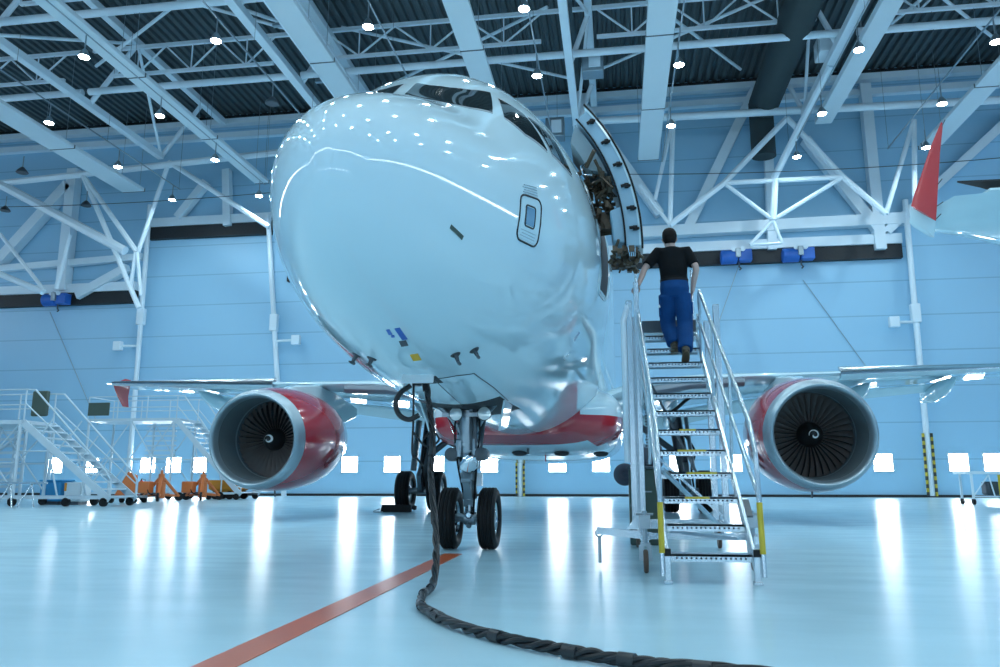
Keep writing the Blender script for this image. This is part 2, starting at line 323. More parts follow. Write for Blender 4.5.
# pale box slab under the right truss
t = thing('cable_duct', 'wide pale cable duct slung under the right roof truss', 'cable duct', (13.9, 28, 20.6))
part('trough', PANELM, t, lambda b: b.bx(13.4, 14.3, 14, 38.2, 20.6, 20.95), bevel=.03, smooth=0)
[part('hanger', STEEL, t, lambda b: b.tube([(14.0, yy, 20.9), (14.0, yy, 24.4)], .04, 6)) for yy in (17.4, 24.5, 31.2)]
t = thing('cable_duct', 'pale cable duct with pipes beside the paired roof truss left of the nose', 'cable duct', (-12.4, 28, 21.2))
part('trough', PAINT, t, lambda b: b.bx(-12.7, -12.0, 14, 38, 21.2, 21.5), bevel=.03, smooth=0); part('conduit', PAINT, t, lambda b: (b.tube([(-11.6, 14, 21.8), (-11.6, 38, 21.8)], .1, 8), b.tube([(-13.2, 14, 22.2), (-13.2, 38, 22.2)], .08, 8)))
[part('hanger', STEEL, t, lambda b: b.bx(-13.3, -11.5, yy-.1, yy+.1, 21.5, 21.65)) for yy in (17.4, 22, 26, 31.2, 35)]
# dark air duct
t = thing('air_duct', 'dark green fabric air duct hanging under the roof right of centre', 'air duct', (11.2, 34, 22))
part('duct', DUCTM, t, lambda b: b.loft([[(11.0+.85*cos(a)*s, y, 22.7+.95*sin(a)*s) for a in [2*pi*i/20 for i in range(20)]] for y, s in ((16, 1), (30, 1), (39.6, 1), (40.2, .9))]))
part('drop', DUCTM, t, lambda b: b.loft([[(10.9+.7*cos(a), 40+.6*sin(a), z) for a in [2*pi*i/20 for i in range(20)]] for z in (19.6, 23)]))
part('blower_box', PAINT, t, lambda b: b.box((12.9, 33, 22.3), (1.0, 1.2, 1.0)), bevel=.05)
for lab, p in (('grey junction box on the cockpit roof truss, higher one', (1.2, 32.2, 21.3)), ('grey junction box on the cockpit roof truss, lower one', (-1.2, 38.2, 20.7))):
    t = thing('junction_box', lab, 'junction box', p); part('body', STEEL, t, lambda b: b.box(V(p)+V((0, 0, .6)), (1.1, .9, 1.2)), bevel=.05); part('cover', PAINT, t, lambda b: b.box(V(p)+V((.1, -.48, .6)), (.6, .06, .8)), bevel=.02)
# thin sagging wires
for lab, a, b_ in (('thin dark wire sagging across the ceiling on the left', (-40, 37.5, 18.3), (-9, 37.5, 18.6)), ('thin dark wire sagging across the far wall on the right', (2, 37.9, 18.2), (30, 37.9, 18.3))):
    o = part('wire', DSTEEL, None, lambda b: b.tube([V(a).lerp(V(b_), i/20)+V((0, 0, -.5*(1-(i/10-1)**2))) for i in range(21)], .025, 5)); tag(o, lab, 'wire')
for lab, a, b_ in (('thin dark cable slanting down the far wall below the left hoist', (50, 312), (98, 425)), ('thin dark cable slanting down the far wall between the hoists and the right engine', (803, 280), (870, 372)), ('thin dark cable slanting down the far wall from the nearer right hoist', (740, 262), (716, 330))):
    o = part('wall_cable', STEEL, None, lambda b: b.tube([py(*a, 41.85), py(*b_, 41.85)], .022, 5)); tag(o, lab, 'wire')
# blue chain hoists on the dark slots
HO = []
for lab, px_, yy in (('blue hoist trolley on the dark slot right of the man, nearer him', 737, 257), ('blue hoist trolley on the dark slot, farther right of the man', 799, 255), ('dark blue hoist trolley on the left door slot', 57, 300)):
    c = py(px_, yy, 41.2); c.y = 41.2; t = thing('hoist', lab, 'hoist', c-V((0, 0, .5)), 'blue hoists on the door slots'); HO.append(t)
    part('motor', BLUE, t, lambda b: (b.lathe([(0, .34), (.05, .42), (.9, .42), (.95, .34)], c+V((-.95, 0, 0)), (1, 0, 0), 16, True), b.box(c+V((.45, 0, .05)), (.75, .6, .7))), bevel=.03)
    part('gearbox', STEEL, t, lambda b: b.box(c+V((.02, -.1, .15)), (.3, .75, .55)), bevel=.03)
    part('trolley_wheel', PAINT, t, lambda b: b.lathe([(0, .16), (.1, .16)], c+V((-.2, -.4, .4)), (0, 1, 0), 14, True)); part('trolley_wheel', PAINT, t, lambda b: b.lathe([(0, .16), (.1, .16)], c+V((.3, -.4, .4)), (0, 1, 0), 14, True))
    part('hook', DSTEEL, t, lambda b: b.tube([c+V((.1, 0, -.3)), c+V((.1, 0, -.6)), c+V((.2, 0, -.72)), c+V((.1, 0, -.8))], .05, 6))
# ------------------------------------------------------------------ lamps under the roof
LZ = 18.0
seen = [(216, 41, 'above the left end of the paired truss'), (368, 27, 'over the top of the nose'), (524, 9, 'highest one above the cockpit'), (679, 65, 'above the pale slab by the cabin door'), (537, 76, 'just above the cockpit side windows'), (671, 126, 'right of the open cabin door'), (859, 50, 'right of the right roof truss'), (822, 114, 'on the right truss node'), (797, 157, 'lowest one over the portal truss'), (942, 104, 'just above the red winglet tip'), (84, 57, 'upper left by the long slab'), (160, 116, 'below the long slab on the left'), (49, 123, 'over the far left slab'), (118, 167, 'at the lower left over the wall'), (215, 160, 'between the two left slabs'), (172, 200, 'lowest one on the left wall'), (259, 196, 'lowest one beside the left edge of the nose'), (996, 42, 'at the upper right edge'), (915, 160, 'left of the red winglet')]
lamp0 = None
def lamp(x, y, label, grp='high bay lamps under the roof'):
    global lamp0
    if lamp0 is None:
        t = thing('high_bay_lamp', label, 'ceiling lamp', (x, y, LZ), 'high bay lamps under the roof'); lamp0 = t
        part('housing', STEEL, t, lambda b: b.lathe([(.0, .2), (.02, .22), (.14, .19), (.3, .1), (.34, .07)], (x, y, LZ), (0, 0, 1), 20, True))
        part('lens', LENS, t, lambda b: b.lathe([(-.05, .12), (-.02, .19), (.0, .205), (.01, .205)], (x, y, LZ), (0, 0, 1), 20, True))
        part('hanger', STEEL, t, lambda b: b.tube([(x, y, LZ+.33), (x, y, LZ+1.0)], .03, 6))
        ld = bpy.data.lights.new('bulb', 'AREA'); ld.shape = 'DISK'; ld.size = .3; ld.energy = LAMP_W; ld.color = (.68, .87, .96)
        lo = bpy.data.objects.new('bulb', ld); COL.objects.link(lo); lo.parent = t; lo.location = (0, 0, -.06); WORLD[lo.name] = M()
        return t
    c = copy_tree(lamp0); c.location = (x, y, LZ); c['label'] = label; c['group'] = grp; return c
LAMP_W = 158
xs = []
for u, v, lab in seen:
    q = pz(u, v, LZ); lamp(q.x, q.y-(1.6 if u == 915 else 0), 'lit high bay lamp '+lab); xs.append(round(q.x))
for i, x in enumerate((-19.3, -13.4, -7.1, -1.08, 4.9, 12.0, 17.2)):
    for j, y in enumerate((16.0, 10.5, 5.2, -.2, -5.5)):
        lamp(x, y, 'high bay lamp hanging over the nose side of the hangar out of view', 'high bay lamps beyond the picture')
for lab, x, y0 in (('far left cable tray carrying lamps', -25.0, 14), ('cable tray of the lamps left of the long slab', -19.3, 8), ('cable tray of the lamp left of the nose', -13.4, 8), ('cable tray of the lamp over the nose', -7.1, 8), ('cable tray of the two lamps above the cockpit', -1.08, 8), ('cable tray of the lamps by the cabin door slab', 4.92, 8), ('cable tray of the lamps along the right truss', 11.95, 8), ('rightmost cable tray over the winglet', 17.2, 8)):
    t = thing('cable_tray', lab, 'cable tray', (x, 24, 19), 'cable trays carrying lamps')
    part('tray', STEEL, t, lambda b: b.bx(x-.03, x+.03, y0, 38.4, 18.98, 19.03), smooth=0)
    [part('hanger', DSTEEL, t, lambda b: b.tube([(x, yy, 19.05), (x, yy, 24.4)], .008, 5)) for yy in (24.5, 31.2, 38.3)]
# unlit lamps
for lab, (u, v) in (('unlit dark lamp left of the top of the nose', (272, 104)), ('unlit dark lamp near the left wall brace', (86, 206)), ('unlit dark lamp at the left edge over the wall', (22, 173)), ('unlit dark lamp at the far left edge, lower one', (5, 211))):
    q = pz(u, v, LZ); t = thing('high_bay_lamp', lab, 'ceiling lamp', (q.x, q.y, LZ), 'unlit lamps')
    part('housing', DSTEEL, t, lambda b: b.lathe([(.0, .3), (.02, .32), (.14, .26), (.3, .12), (.34, .08)], (q.x, q.y, LZ), (0, 0, 1), 20, True)); part('hanger', STEEL, t, lambda b: b.tube([(q.x, q.y, LZ+.33), (q.x, q.y, LZ+1.0)], .03, 6))
# ================================================================== AIRLINER
ST = [(-.289, 2.95, 2.95, 2.95, 0), (-.226, 3.22, 2.74, 3.0, .18), (-.027, 3.47, 2.5, 3.06, .4), (.235, 3.668, 2.319, 3.09, .59), (.759, 3.953, 2.119, 3.137, .855), (1.283, 4.192, 1.998, 3.216, 1.06), (1.807, 4.592, 1.912, 3.309, 1.231), (2.331, 4.977, 1.853, 3.389, 1.374), (2.855, 5.274, 1.806, 3.457, 1.487), (3.38, 5.469, 1.772, 3.518, 1.586), (3.904, 5.597, 1.744, 3.573, 1.675), (4.952, 5.745, 1.723, 3.654, 1.782), (6, 5.836, 1.729, 3.75, 1.875), (7, 5.841, 1.729, 3.785, 1.899), (12, 5.841, 1.729, 3.785, 1.899), (25, 5.841, 1.73, 3.785, 1.899), (29, 5.83, 2.3, 4.05, 1.75), (33, 5.75, 3.3, 4.5, 1.2), (37.2, 5.35, 4.75, 5.05, .28)]
SQ = [sqrt(a[0]+.289) for a in ST]
def _pch(k, x):
    xs = SQ; i = max(0, min(len(xs)-2, next((j for j in range(len(xs)-1) if x <= xs[j+1]), len(xs)-2)))
    def d(j): return (ST[j+1][k]-ST[j][k])/(xs[j+1]-xs[j])
    def m(j):
        if j == 0: return d(0)
        if j == len(xs)-1: return d(j-1)
        a, b = d(j-1), d(j)
        if a*b <= 0: return 0
        h0, h1 = xs[j]-xs[j-1], xs[j+1]-xs[j]; w1, w2 = 2*h1+h0, h1+2*h0
        return (w1+w2)/(w1/a+w2/b)
    h = xs[i+1]-xs[i]; t = (x-xs[i])/h
    return ST[i][k]*(1+2*t)*(1-t)**2+h*m(i)*t*(1-t)**2+ST[i+1][k]*t*t*(3-2*t)+h*m(i+1)*t*t*(t-1)
def section(y): s = sqrt(max(y+.289, 1e-9)); return [_pch(k, s) for k in (1, 2, 3, 4)]
def FS(y, th, off=0):                                          # fuselage skin at station y, angle th (degrees, 0 = image right)
    t, b, w, h = section(y); a = RAD(th); c, s = cos(a), sin(a)
    p = V((h*c, y, w+((t-w) if s >= 0 else (w-b))*s))
    if off:
        e = .02; q = FS(y+e, th)-FS(max(y-e, -.285), th); r = FS(y, th+1)-FS(y, th-1); n = r.cross(q)
        if n.length < 1e-9: n = V((0, -1, 0))
        n.normalize()
        if n.dot(V((c, -.2, s))) < 0: n = -n
        p = p+n*off
    return p
def patch(b, quad, n=10, off=.006, thick=.02, fn=None):        # curved slab on the skin; quad of (y, th): bl, br, tr, tl
    fn = fn or FS; G = []
    for o in (off, off-thick):
        for i in range(n+1):
            for j in range(n+1):
                u, v = j/n, i/n; A, B, C, D = quad
                y = (A[0]*(1-u)+B[0]*u)*(1-v)+(D[0]*(1-u)+C[0]*u)*v; th = (A[1]*(1-u)+B[1]*u)*(1-v)+(D[1]*(1-u)+C[1]*u)*v
                G.append(fn(y, th, o))
    k = (n+1)**2; F = []
    for i in range(n):
        for j in range(n):
            a = i*(n+1)+j; F += [(a, a+1, a+n+2, a+n+1), (k+a, k+a+n+1, k+a+n+2, k+a+1)]
    for j in range(n):
        for a, c in ((j, j+1), (n*(n+1)+j+1, n*(n+1)+j), ((j+1)*(n+1), j*(n+1)), (j*(n+1)+n, (j+1)*(n+1)+n)): F.append((a, k+a, k+c, c))
    b.add(G, F)
def skinline(b, pts, r=.008, off=.002, n=6, closed=False):     # a seam or painted line lying on the skin
    P = pts+[pts[0]] if closed else pts; L = []
    for (y0, a0), (y1, a1) in zip(P, P[1:]):
        for i in range(n): L.append(FS(y0+(y1-y0)*i/n, a0+(a1-a0)*i/n, off))
    L.append(FS(*P[-1], off)); b.tube(L, r, 6)
AC = thing('airliner', 'large white twin-engine airliner with red engines filling the hangar, seen nose-on', 'airplane', (0, 0, 0))
def fus(b):
    ys = [-.289+s*s for s in [.04+.04*i for i in range(1, 41)]]; ys = [y for y in ys if y < 2.4]+[2.4+.3*i for i in range(0, 20)]+[8.5+1.2*i for i in range(0, 24)]+[37.2]
    b.loft([[FS(y, 360*j/144) for j in range(144)] for y in ys])
FU = part('fuselage', WHITE, AC, fus, smooth=60)
def patch2(b, bot, top, n=16, off=.006, thick=.02):            # slab on the skin between two edge polylines of (y, th)
    def at(L, u):
        f = u*(len(L)-1); i = min(int(f), len(L)-2); t = f-i; return L[i][0]*(1-t)+L[i+1][0]*t, L[i][1]*(1-t)+L[i+1][1]*t
    G = []
    for o in (off, off-thick):
        for i in range(n+1):
            for j in range(n+1):
                u, v = j/n, i/n; A, B = at(bot, u), at(top, u); G.append(FS(A[0]*(1-v)+B[0]*v, A[1]*(1-v)+B[1]*v, o))
    k = (n+1)**2; F = []
    for i in range(n):
        for j in range(n): a = i*(n+1)+j; F += [(a, a+1, a+n+2, a+n+1), (k+a, k+a+n+1, k+a+n+2, k+a+1)]
    for j in range(n):
        for a, c in ((j, j+1), (n*(n+1)+j+1, n*(n+1)+j), ((j+1)*(n+1), j*(n+1)), (j*(n+1)+n, (j+1)*(n+1)+n)): F.append((a, k+a, k+c, c))
    b.add(G, F)
WQ = [('windshield', [(1.42, 86.5), (1.215, 72.7), (1.343, 63.8), (1.512, 55), (1.735, 47.5)], [(1.83, 87), (1.75, 79.7), (1.80, 71), (1.957, 63.7), (2.21, 57.6)]),
      ('side_window', [(1.86, 43), (2.03, 32.7), (2.44, 25.3)], [(2.19, 53), (2.267, 48.8), (2.44, 42.5)]), ('side_window', [(2.60, 24.5), (2.9, 22), (3.25, 20)], [(2.52, 41), (2.8, 38), (3.1, 34)])]
SEAL = mat('window_seal', (.2, .27, .31), .5)
for nm, bo, to in WQ:
    for s in (1, -1):
        Bq = bo if s > 0 else [(y, 180-t) for y, t in bo]; Tq = to if s > 0 else [(y, 180-t) for y, t in to]
        E1 = [(y-.022, t-1.0*s) for y, t in Bq]; E2 = [(y+.022, t+1.0*s) for y, t in Tq]
        seal = part('cockpit_'+nm, SEAL, AC, lambda b: patch2(b, E1, E2, 16, .003, .03))
        part('pane', GLASS, seal, lambda b: patch2(b, Bq, Tq, 16, .007, .03))
# avionics hatch with a small pane, slot, marks and probes
def rrect(y0, y1, a0, a1, ry, ra, sk=0):
    out = []
    for cy_, ca, k in ((y1-ry, a1-ra, 0), (y0+ry, a1-ra, 1), (y0+ry, a0+ra, 2), (y1-ry, a0+ra, 3)):
        for i in range(5): t = pi/2*(k+i/4); out.append((cy_+ry*cos(t), ca+ra*sin(t)))
    return out
HT = part('access_hatch', WHITE, AC, lambda b: patch(b, [(1.48, -15.5), (1.84, -15.5), (1.84, 1.0), (1.48, 1.0)], 8, .003, .01))
part('hatch_outline', DARK, HT, lambda b: skinline(b, rrect(1.44, 1.88, -16.5, 2.2, .09, 3.2), .0095, .001, 2, True))
part('hatch_pane', mat('blue_grey_glass', (.16, .33, .5), .12), HT, lambda b: patch(b, [(1.57, -9.5), (1.73, -9.5), (1.73, -2.6), (1.57, -2.6)], 5, .008, .01))
part('pane_outline', DARK, HT, lambda b: skinline(b, rrect(1.55, 1.745, -10.2, -1.9, .03, 1.2), .008, .004, 2, True))
part('placard_lines', mat('placard_grey', (.3, .42, .5), .5), HT, lambda b: [skinline(b, [(1.5+.03*(i % 2), a), (1.8, a)], .0035, .003, 4) for i, a in enumerate((3.6, 4.8, 6.0, 7.2))])
part('placard_lines', bpy.data.materials['placard_grey'], HT, lambda b: [skinline(b, [(1.5+.03*(i % 2), a), (1.8, a)], .0035, .003, 4) for i, a in enumerate((-12, -13.2, -14.3))])
part('drain_slot', GREENB, FU, lambda b: patch(b, [(.56, -26.6), (.73, -28.2), (.73, -26.2), (.56, -24.6)], 5, .005, .01))
for y, a, dy, da, m in ((1.13, -86.2, .05, 1.1, BLUE), (1.22, -86, .02, 1, BLUE), (1.2, -81.8, .12, 1.6, BLUE), (1.4, -84, .06, 2, DSTEEL), (1.78, -84.2, .09, 2.2, mat('yellow_mark', (.8, .45, .02), .5))):
    part('placard', m, FU, lambda b: patch(b, [(y-dy, a-da*.6), (y+dy, a-da), (y+dy, a+da*.6), (y-dy, a+da)], 3, .005, .01))
for y, a, s in ((2.0, -70, .09), (2.12, -63.3, .075), (2.05, -113.5, .085), (1.92, -105, .07)):
    def pr(b):
        p, q = FS(y, a), FS(y, a, s); b.tube([p, q], [.025, .014], 8); b.tube([q+V((0, .05, 0)), q, q-V((0, .09, 0))], [.016, .016, .006], 8); b.lathe([(0, .0), (0, .05), (.01, .042)], p, (q-p), 16)
    part('probe', DSTEEL, FU, pr)
for y, a in ((4.6, -42), (4.4, -34)):
    part('skin_rivet_plate', SKIN_METAL, FU, lambda b: patch(b, [(y-.06, a-2), (y+.06, a-2), (y+.06, a+2), (y-.06, a+2)], 3, .004, .01))
# ground power service panel hanging open under the nose
SP = part('service_panel', WHITEP, AC, lambda b: b.box((-.015, 2.41, 1.865), (.32, .05, .2), M.Rotation(RAD(-18), 3, 'X')), bevel=.015)
part('panel_recess', DARK, SP, lambda b: patch(b, [(2.48, -98), (2.78, -98), (2.78, -84), (2.48, -84)], 4, .004, .02))
part('socket', DSTEEL, SP, lambda b: (b.lathe([(0, .05), (.06, .05), (.07, .035)], (-.06, 2.55, 1.76), (0, 0, 1), 14, True)))
# nose gear doors outlines
part('gear_door_seam', DSTEEL, FU, lambda b: (skinline(b, [(2.52, -97), (2.62, -77), (2.75, -71), (3.6, -70.5), (4.7, -71.5)], .007, 0, 8), skinline(b, [(2.52, -97), (3.2, -104), (4.6, -107)], .007, 0, 8), skinline(b, [(2.62, -86), (4.3, -88)], .005, 0, 8)))
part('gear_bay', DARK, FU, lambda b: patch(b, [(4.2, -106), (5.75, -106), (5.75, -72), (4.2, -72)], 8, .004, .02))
# cabin doorway and open door (image right)
def PO(y, th, off=0): return FS(4.9, th, off)
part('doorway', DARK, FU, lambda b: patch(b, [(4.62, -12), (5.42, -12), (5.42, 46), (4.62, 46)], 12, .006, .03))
part('doorway_frame', WHITE, FU, lambda b: skinline(b, rrect(4.56, 5.48, -14, 48, .12, 6), .025, .0, 3, True))
CD = part('cabin_door', WHITE, AC, lambda b: b.loft([[V((0, y, 0))+PO(0, th, o) for th, o in [(-1+46*i/24, .49) for i in range(25)]+[(45-46*i/24, .44) for i in range(25)]] for y in (-.67, .1)]), smooth=40)
def dl(y, th, o): p = PO(0, th, o); return V((p.x, y, p.z))
EDGE = mat('door_edge_blue', (.25, .43, .55), .4)
part('door_frame_edge', EDGE, CD, lambda b: b.loft([[dl(y, -1+45*i/24, o) for i in range(25) for y, o in ((4.19, .285),)]+[dl(4.19, 44-45*i/24, .44) for i in range(25)], [dl(4.99, -1+45*i/24, .285) for i in range(25)]+[dl(4.99, 44-45*i/24, .44) for i in range(25)]]))
part('edge_seal', BLACK, CD, lambda b: (b.tube([dl(4.175, -2+48*i/24, .475) for i in range(25)], .014, 6), b.tube([dl(4.175, -1+45*i/24, .275) for i in range(25)], .012, 6)))
for th in (4, 10, 17, 24, 32, 40):
    part('door_stop', BLACK, CD, lambda b: (b.tube([dl(4.19, th, .44), dl(4.13, th, .38), dl(4.13, th, .33)], .02, 8), b.box(dl(4.16, th, .4), (.05, .05, .05))))
part('inner_lining', mat('lining_grey', (.23, .33, .38), .5), CD, lambda b: b.loft([[dl(y, th, .25) for th in [24+20*i/10 for i in range(11)]]+[dl(y, th, .06) for th in [40-12*i/10 for i in range(11)]] for y in (4.3, 4.95)]))
part('inner_lining', EDGE, CD, lambda b: b.loft([[dl(y, th, .28) for th in [0+12*i/8 for i in range(9)]]+[dl(y, th, .13) for th in [11-10*i/8 for i in range(9)]] for y in (4.22, 4.95)]), bevel=.02)
random.seed(3)
def mech(b):
    for i in range(70):
        th = random.uniform(11, 31); o = random.uniform(.0, .24); y = random.uniform(4.25, 4.9); p = dl(y, th, o)
        q = p+V((random.uniform(-.16, .16), random.uniform(-.2, .2), random.uniform(-.22, .22)))
        b.tube([p, q], random.choice((.012, .02, .03)), 6)
        if i % 3 == 0: b.box(p, (.05, .09, .05), M.Rotation(random.uniform(0, 3), 3, 'X'))
part('door_mechanism', BOX_TAN, CD, mech)
def mech2(b):
    for i in range(60):
        th = random.uniform(-4.5, -.5); o = random.uniform(.1, .44); y = random.uniform(4.2, 4.9); p = dl(y, th, o); q = p+V((random.uniform(-.05, .05), random.uniform(-.1, .1), random.uniform(-.06, .09)))
        b.tube([p, q], random.choice((.012, .02, .03)), 6)
        if i % 3 == 0: b.box(p, (.06, .1, .07))
part('escape_slide_fitting', BOX_TAN, CD, mech2)
part('slide_strap', CHROME, CD, lambda b: [b.bar(dl(4.18, -1, .3+.03*i), dl(4.18, -4.5, .33+.02*i), .012, .01) for i in range(4)])
part('hinge_arm', BOX_TAN, CD, lambda b: (b.tube([FS(4.75, 14, -.02), dl(4.7, 14, .2), dl(4.6, 10, .3)], .055, 8), b.tube([FS(4.75, 9, -.02), dl(4.7, 8, .2), dl(4.55, 6, .3)], .04, 8), b.box(dl(4.68, 11, .14), (.25, .22, .22)), b.tube([FS(4.75, 20, -.02), dl(4.7, 17, .26)], .025, 8)))
part('grab_handle', CHROME, CD, lambda b: b.tube([dl(4.25, 30, .12), dl(4.2, 29, -.02), dl(4.2, 26, -.04), dl(4.25, 25, .06)], .014, 8))
# wing to body fairing
def fairing(b):
    R = []
    for y, hw, zt, zb in ((10.2, 1.2, 2.5, 1.72), (10.7, 1.75, 2.7, 1.55), (11.4, 1.98, 2.85, 1.44), (12.6, 2.06, 2.95, 1.37), (18, 2.06, 2.95, 1.35), (20.5, 1.9, 2.8, 1.45), (22.5, 1.3, 2.4, 1.75)):
        R.append([V((hw*(abs(cos(a))**.6)*(1 if cos(a) > 0 else -1), y, (zt+zb)/2+(zt-zb)/2*(abs(sin(a))**.7)*(1 if sin(a) > 0 else -1))) for a in [2*pi*i/160 for i in range(160)]])
    o = len(b.f); b.loft(R)
    for i in range(o, len(b.f)):
        c = sum((b.v[k] for k in b.f[i]), V())/len(b.f[i])
        b.mi[i] = 1 if 1.6 < c.z < 2.12 and c.y < 17 else 0
BF = part('belly_fairing', [WHITE, RED], AC, fairing, smooth=60)
for x, y in ((-.1, 11.2), (.75, 11.4), (1.55, 11.8)): part('air_inlet', DARK, BF, lambda b: b.lathe([(-.0, .16), (.03, .14)], (x, y, 1.42), (0, -.25, -1), 16, True))
part('drain_mast', RED, BF, lambda b: b.prism([(.35, 12, 1.4), (.35, 12.2, 1.4), (.35, 12.16, 1.26), (.35, 12.08, 1.26)], (.02, 0, 0)))
part('beacon', DSTEEL, BF, lambda b: b.lathe([(0, .03), (.12, .02)], (.1, 11, 1.5), (0, 0, -1), 10, True))
# wings
def foil(x, yle, ch, z, tk, n=20, inc=0):
    P = []
    for i in range(n*2):
        t = i/(n*2)*2*pi; c = (1+cos(t))/2; h = tk*ch*2.6*(.2969*sqrt(c)-.126*c-.3516*c*c+.2843*c**3-.1015*c**4)*(1 if t <= pi else -1)
        P.append(V((x, yle+c*ch, z+h+.02*ch*sin(pi*c)-inc*(c-.2)*ch)))
    return P
def WLE(x): return 12.5+.51*(x-2)
def WZ(x): return 3.0+.085*(x-2)-(.25*max(0, (4-x)/2)**2 if x < 4 else 0)
def WCH(x): return 6.4-(x-2)*.6 if x < 6.3 else 3.82-(x-6.3)*.262
for s in (1, -1):
    side = 'wing'
    def wing(b): b.loft([foil(s*x, WLE(x), WCH(x), WZ(x), .15-.004*x, inc=.03) for x in (.8, 2, 3, 4, 5, 6.3, 8, 10, 12, 14, 15.3)])
    W = part('wing', WHITE, AC, wing, smooth=50)
    part('leading_edge_slat', SKIN_METAL, W, lambda b: b.loft([[V((s*x, WLE(x)-.05+dy*WCH(x), WZ(x)+dz*WCH(x))) for dy, dz in ((.07, .058), (.03, .044), (.0, .018), (-.008, -.008), (.01, -.03), (.06, -.04), (.03, -.012))] for x in (7.4, 9, 11, 13, 14.9)]))
    part('leading_edge_slat', mat('slat_grey', (.2, .26, .31), .5, .2) if s > 0 else bpy.data.materials['slat_grey'], W, lambda b: b.loft([[V((s*x, WLE(x)-.03+dy*3.4, WZ(x)-.09+dz*2.6)) for dy, dz in ((.05, .062), (.02, .044), (.0, .018), (-.006, -.008), (.008, -.03), (.04, -.042), (.02, -.012))] for x in (2.3, 3.6, 4.9)]))
    for x in (3.4, 8.6, 11.2):
        def ftf(b):
            y0 = WLE(x)+.35*WCH(x); L = .95*WCH(x)+.4
            b.loft([[V((s*x+r*.75*cos(a), y0+t*L, WZ(x)-.1-.03*WCH(x)-d+r*sin(a))) for a in [2*pi*i/16 for i in range(16)]] for t, r, d in ((0, .02, -.05), (.12, .13, .03), (.35, .24, .12), (.6, .26, .2), (.85, .15, .26), (1, .02, .3))])
        part('flap_track_fairing', WHITE, W, ftf, smooth=60)
    part('flap', WHITE, W, lambda b: b.loft([foil(s*x, WLE(x)+.86*WCH(x), .26*WCH(x), WZ(x)-.035*WCH(x)-.08, .13, 10, .25) for x in (2.3, 5, 6.4, 9, 11.3)]))
    def fence(b):
        x = s*15.3; y = WLE(15.3); z = WZ(15.3)
        for dz in (1, -1):
            b.loft([[V((x+s*(.02+k*.02)+e*s*.025, y+.45+.6*t*k+q*(.95-.6*k), z+dz*k*(.3 if dz > 0 else .68))) for q, e in ((0, 0), (.3, 1), (1, 0), (.3, -1))] for k, t in ((0, .5), (.5, .9), (1, 1.1))])
    part('wingtip_fence', REDW, W, fence)
    # pylon and engine
    ex, ey, ez = s*5.83, 10.92, 1.73; A = V((0, cos(RAD(3)), sin(RAD(3)))); O = V((ex, ey, ez))
    part('engine_pylon', WHITE, AC, lambda b: b.loft([[V((ex-w, y, z0)), V((ex+w, y, z0)), V((ex+w*.8, y, z1)), V((ex-w*.8, y, z1))] for y, w, z0, z1 in ((12.1, .04, 2.7, 2.9), (12.9, .17, 2.5, 3.12), (14.2, .2, 2.4, 3.28), (15.6, .2, 2.3, 3.2), (17.6, .06, 2.75, 3.0))]), bevel=.04)
    EN = part('engine_nacelle', RED, AC, lambda b: b.lathe([(.3, 1.085), (.45, 1.11), (.8, 1.155), (1.5, 1.185), (2.2, 1.16), (2.8, 1.08), (3.35, .95), (3.4, .9), (3.3, .86)], O, A, 80), smooth=60)
    part('inlet_lip', LIPM, EN, lambda b: b.lathe([(.3, 1.085), (.16, 1.052), (.07, 1.022), (.02, .99), (0, .965), (.015, .94), (.06, .915), (.14, .898), (.24, .89)], O, A, 80), smooth=60)
    part('inlet_liner', LINER, EN, lambda b: b.lathe([(.24, .89), (.5, .885), (.85, .876), (1.0, .872), (1.02, .885), (1.06, .885), (1.08, .87), (1.5, .87)], O, A, 80), smooth=30)
    part('rub_strip', LIPM, EN, lambda b: b.lathe([(.98, .874), (1.0, .866), (1.04, .866), (1.06, .874)], O, A, 64))
    part('exhaust_cone', DSTEEL, EN, lambda b: b.lathe([(1.8, .86), (3.3, .66), (4.1, .5), (4.12, .4), (4.7, .05)], O, A, 48))
    part('fan_casing_back', DARK, EN, lambda b: b.lathe([(1.48, .87), (1.5, .0)], O, A, 48))
    def blades(b):
        X, U = frame(A); n = 36
        for i in range(n):
            R = []
            for r in (.24, .35, .5, .65, .78, .862):
                f = (r-.24)/.62; a = 2*pi*i/n+.03*sin(f*pi); wd = (.05+.105*f)*.5; tw = RAD(28+34*f)
                for_c = O+A*(1.16-.03*sin(f*pi))+(X*cos(a)+U*sin(a))*r; tg = -X*sin(a)+U*cos(a)
                ch = tg*sin(tw)*wd*1.05+A*cos(tw)*wd*1.2; nn = (tg*cos(tw)-A*sin(tw))*.006
                R.append([for_c-ch, for_c+nn*1.2, for_c+ch, for_c-nn*1.2])
            b.loft(R)
    part('fan', FANM, EN, blades, smooth=50)
    SPN = part('spinner', mat('spinner_black', (.012, .013, .014), .35), EN, lambda b: b.lathe([(.74, .0), (.755, .035), (.8, .085), (.9, .16), (1.02, .225), (1.12, .26), (1.3, .26)], O, A, 40), smooth=60)
    def swirl(b):
        X, U = frame(A); L = []
        def rad(a): return .735+.0+a*.55*.9                       # follows the cone
        for i in range(26):
            t = i/25; ang = 1.1*pi+2*pi*.98*t; r = .026+.064*min(1, t*2.2)
            L.append((r, ang, .006+.013*sin(pi*min(1, t*1.15+.05))**.7))
        pr = [(.74, 0), (.755, .035), (.8, .085), (.9, .16)]
        def axp(r):
            for (a0, r0), (a1, r1) in zip(pr, pr[1:]):
                if r <= r1: return a0+(a1-a0)*(r-r0)/(r1-r0)
            return .9
        R = []
        for r, ang, w in L:
            e = X*cos(ang)+U*sin(ang); i0 = max(0, r-w); i1 = r+w
            R.append([O+A*(axp(i0)-.006)+e*i0, O+A*(axp(i1)-.006)+e*i1, O+A*(axp(i1)+.004)+e*i1, O+A*(axp(i0)+.004)+e*i0])
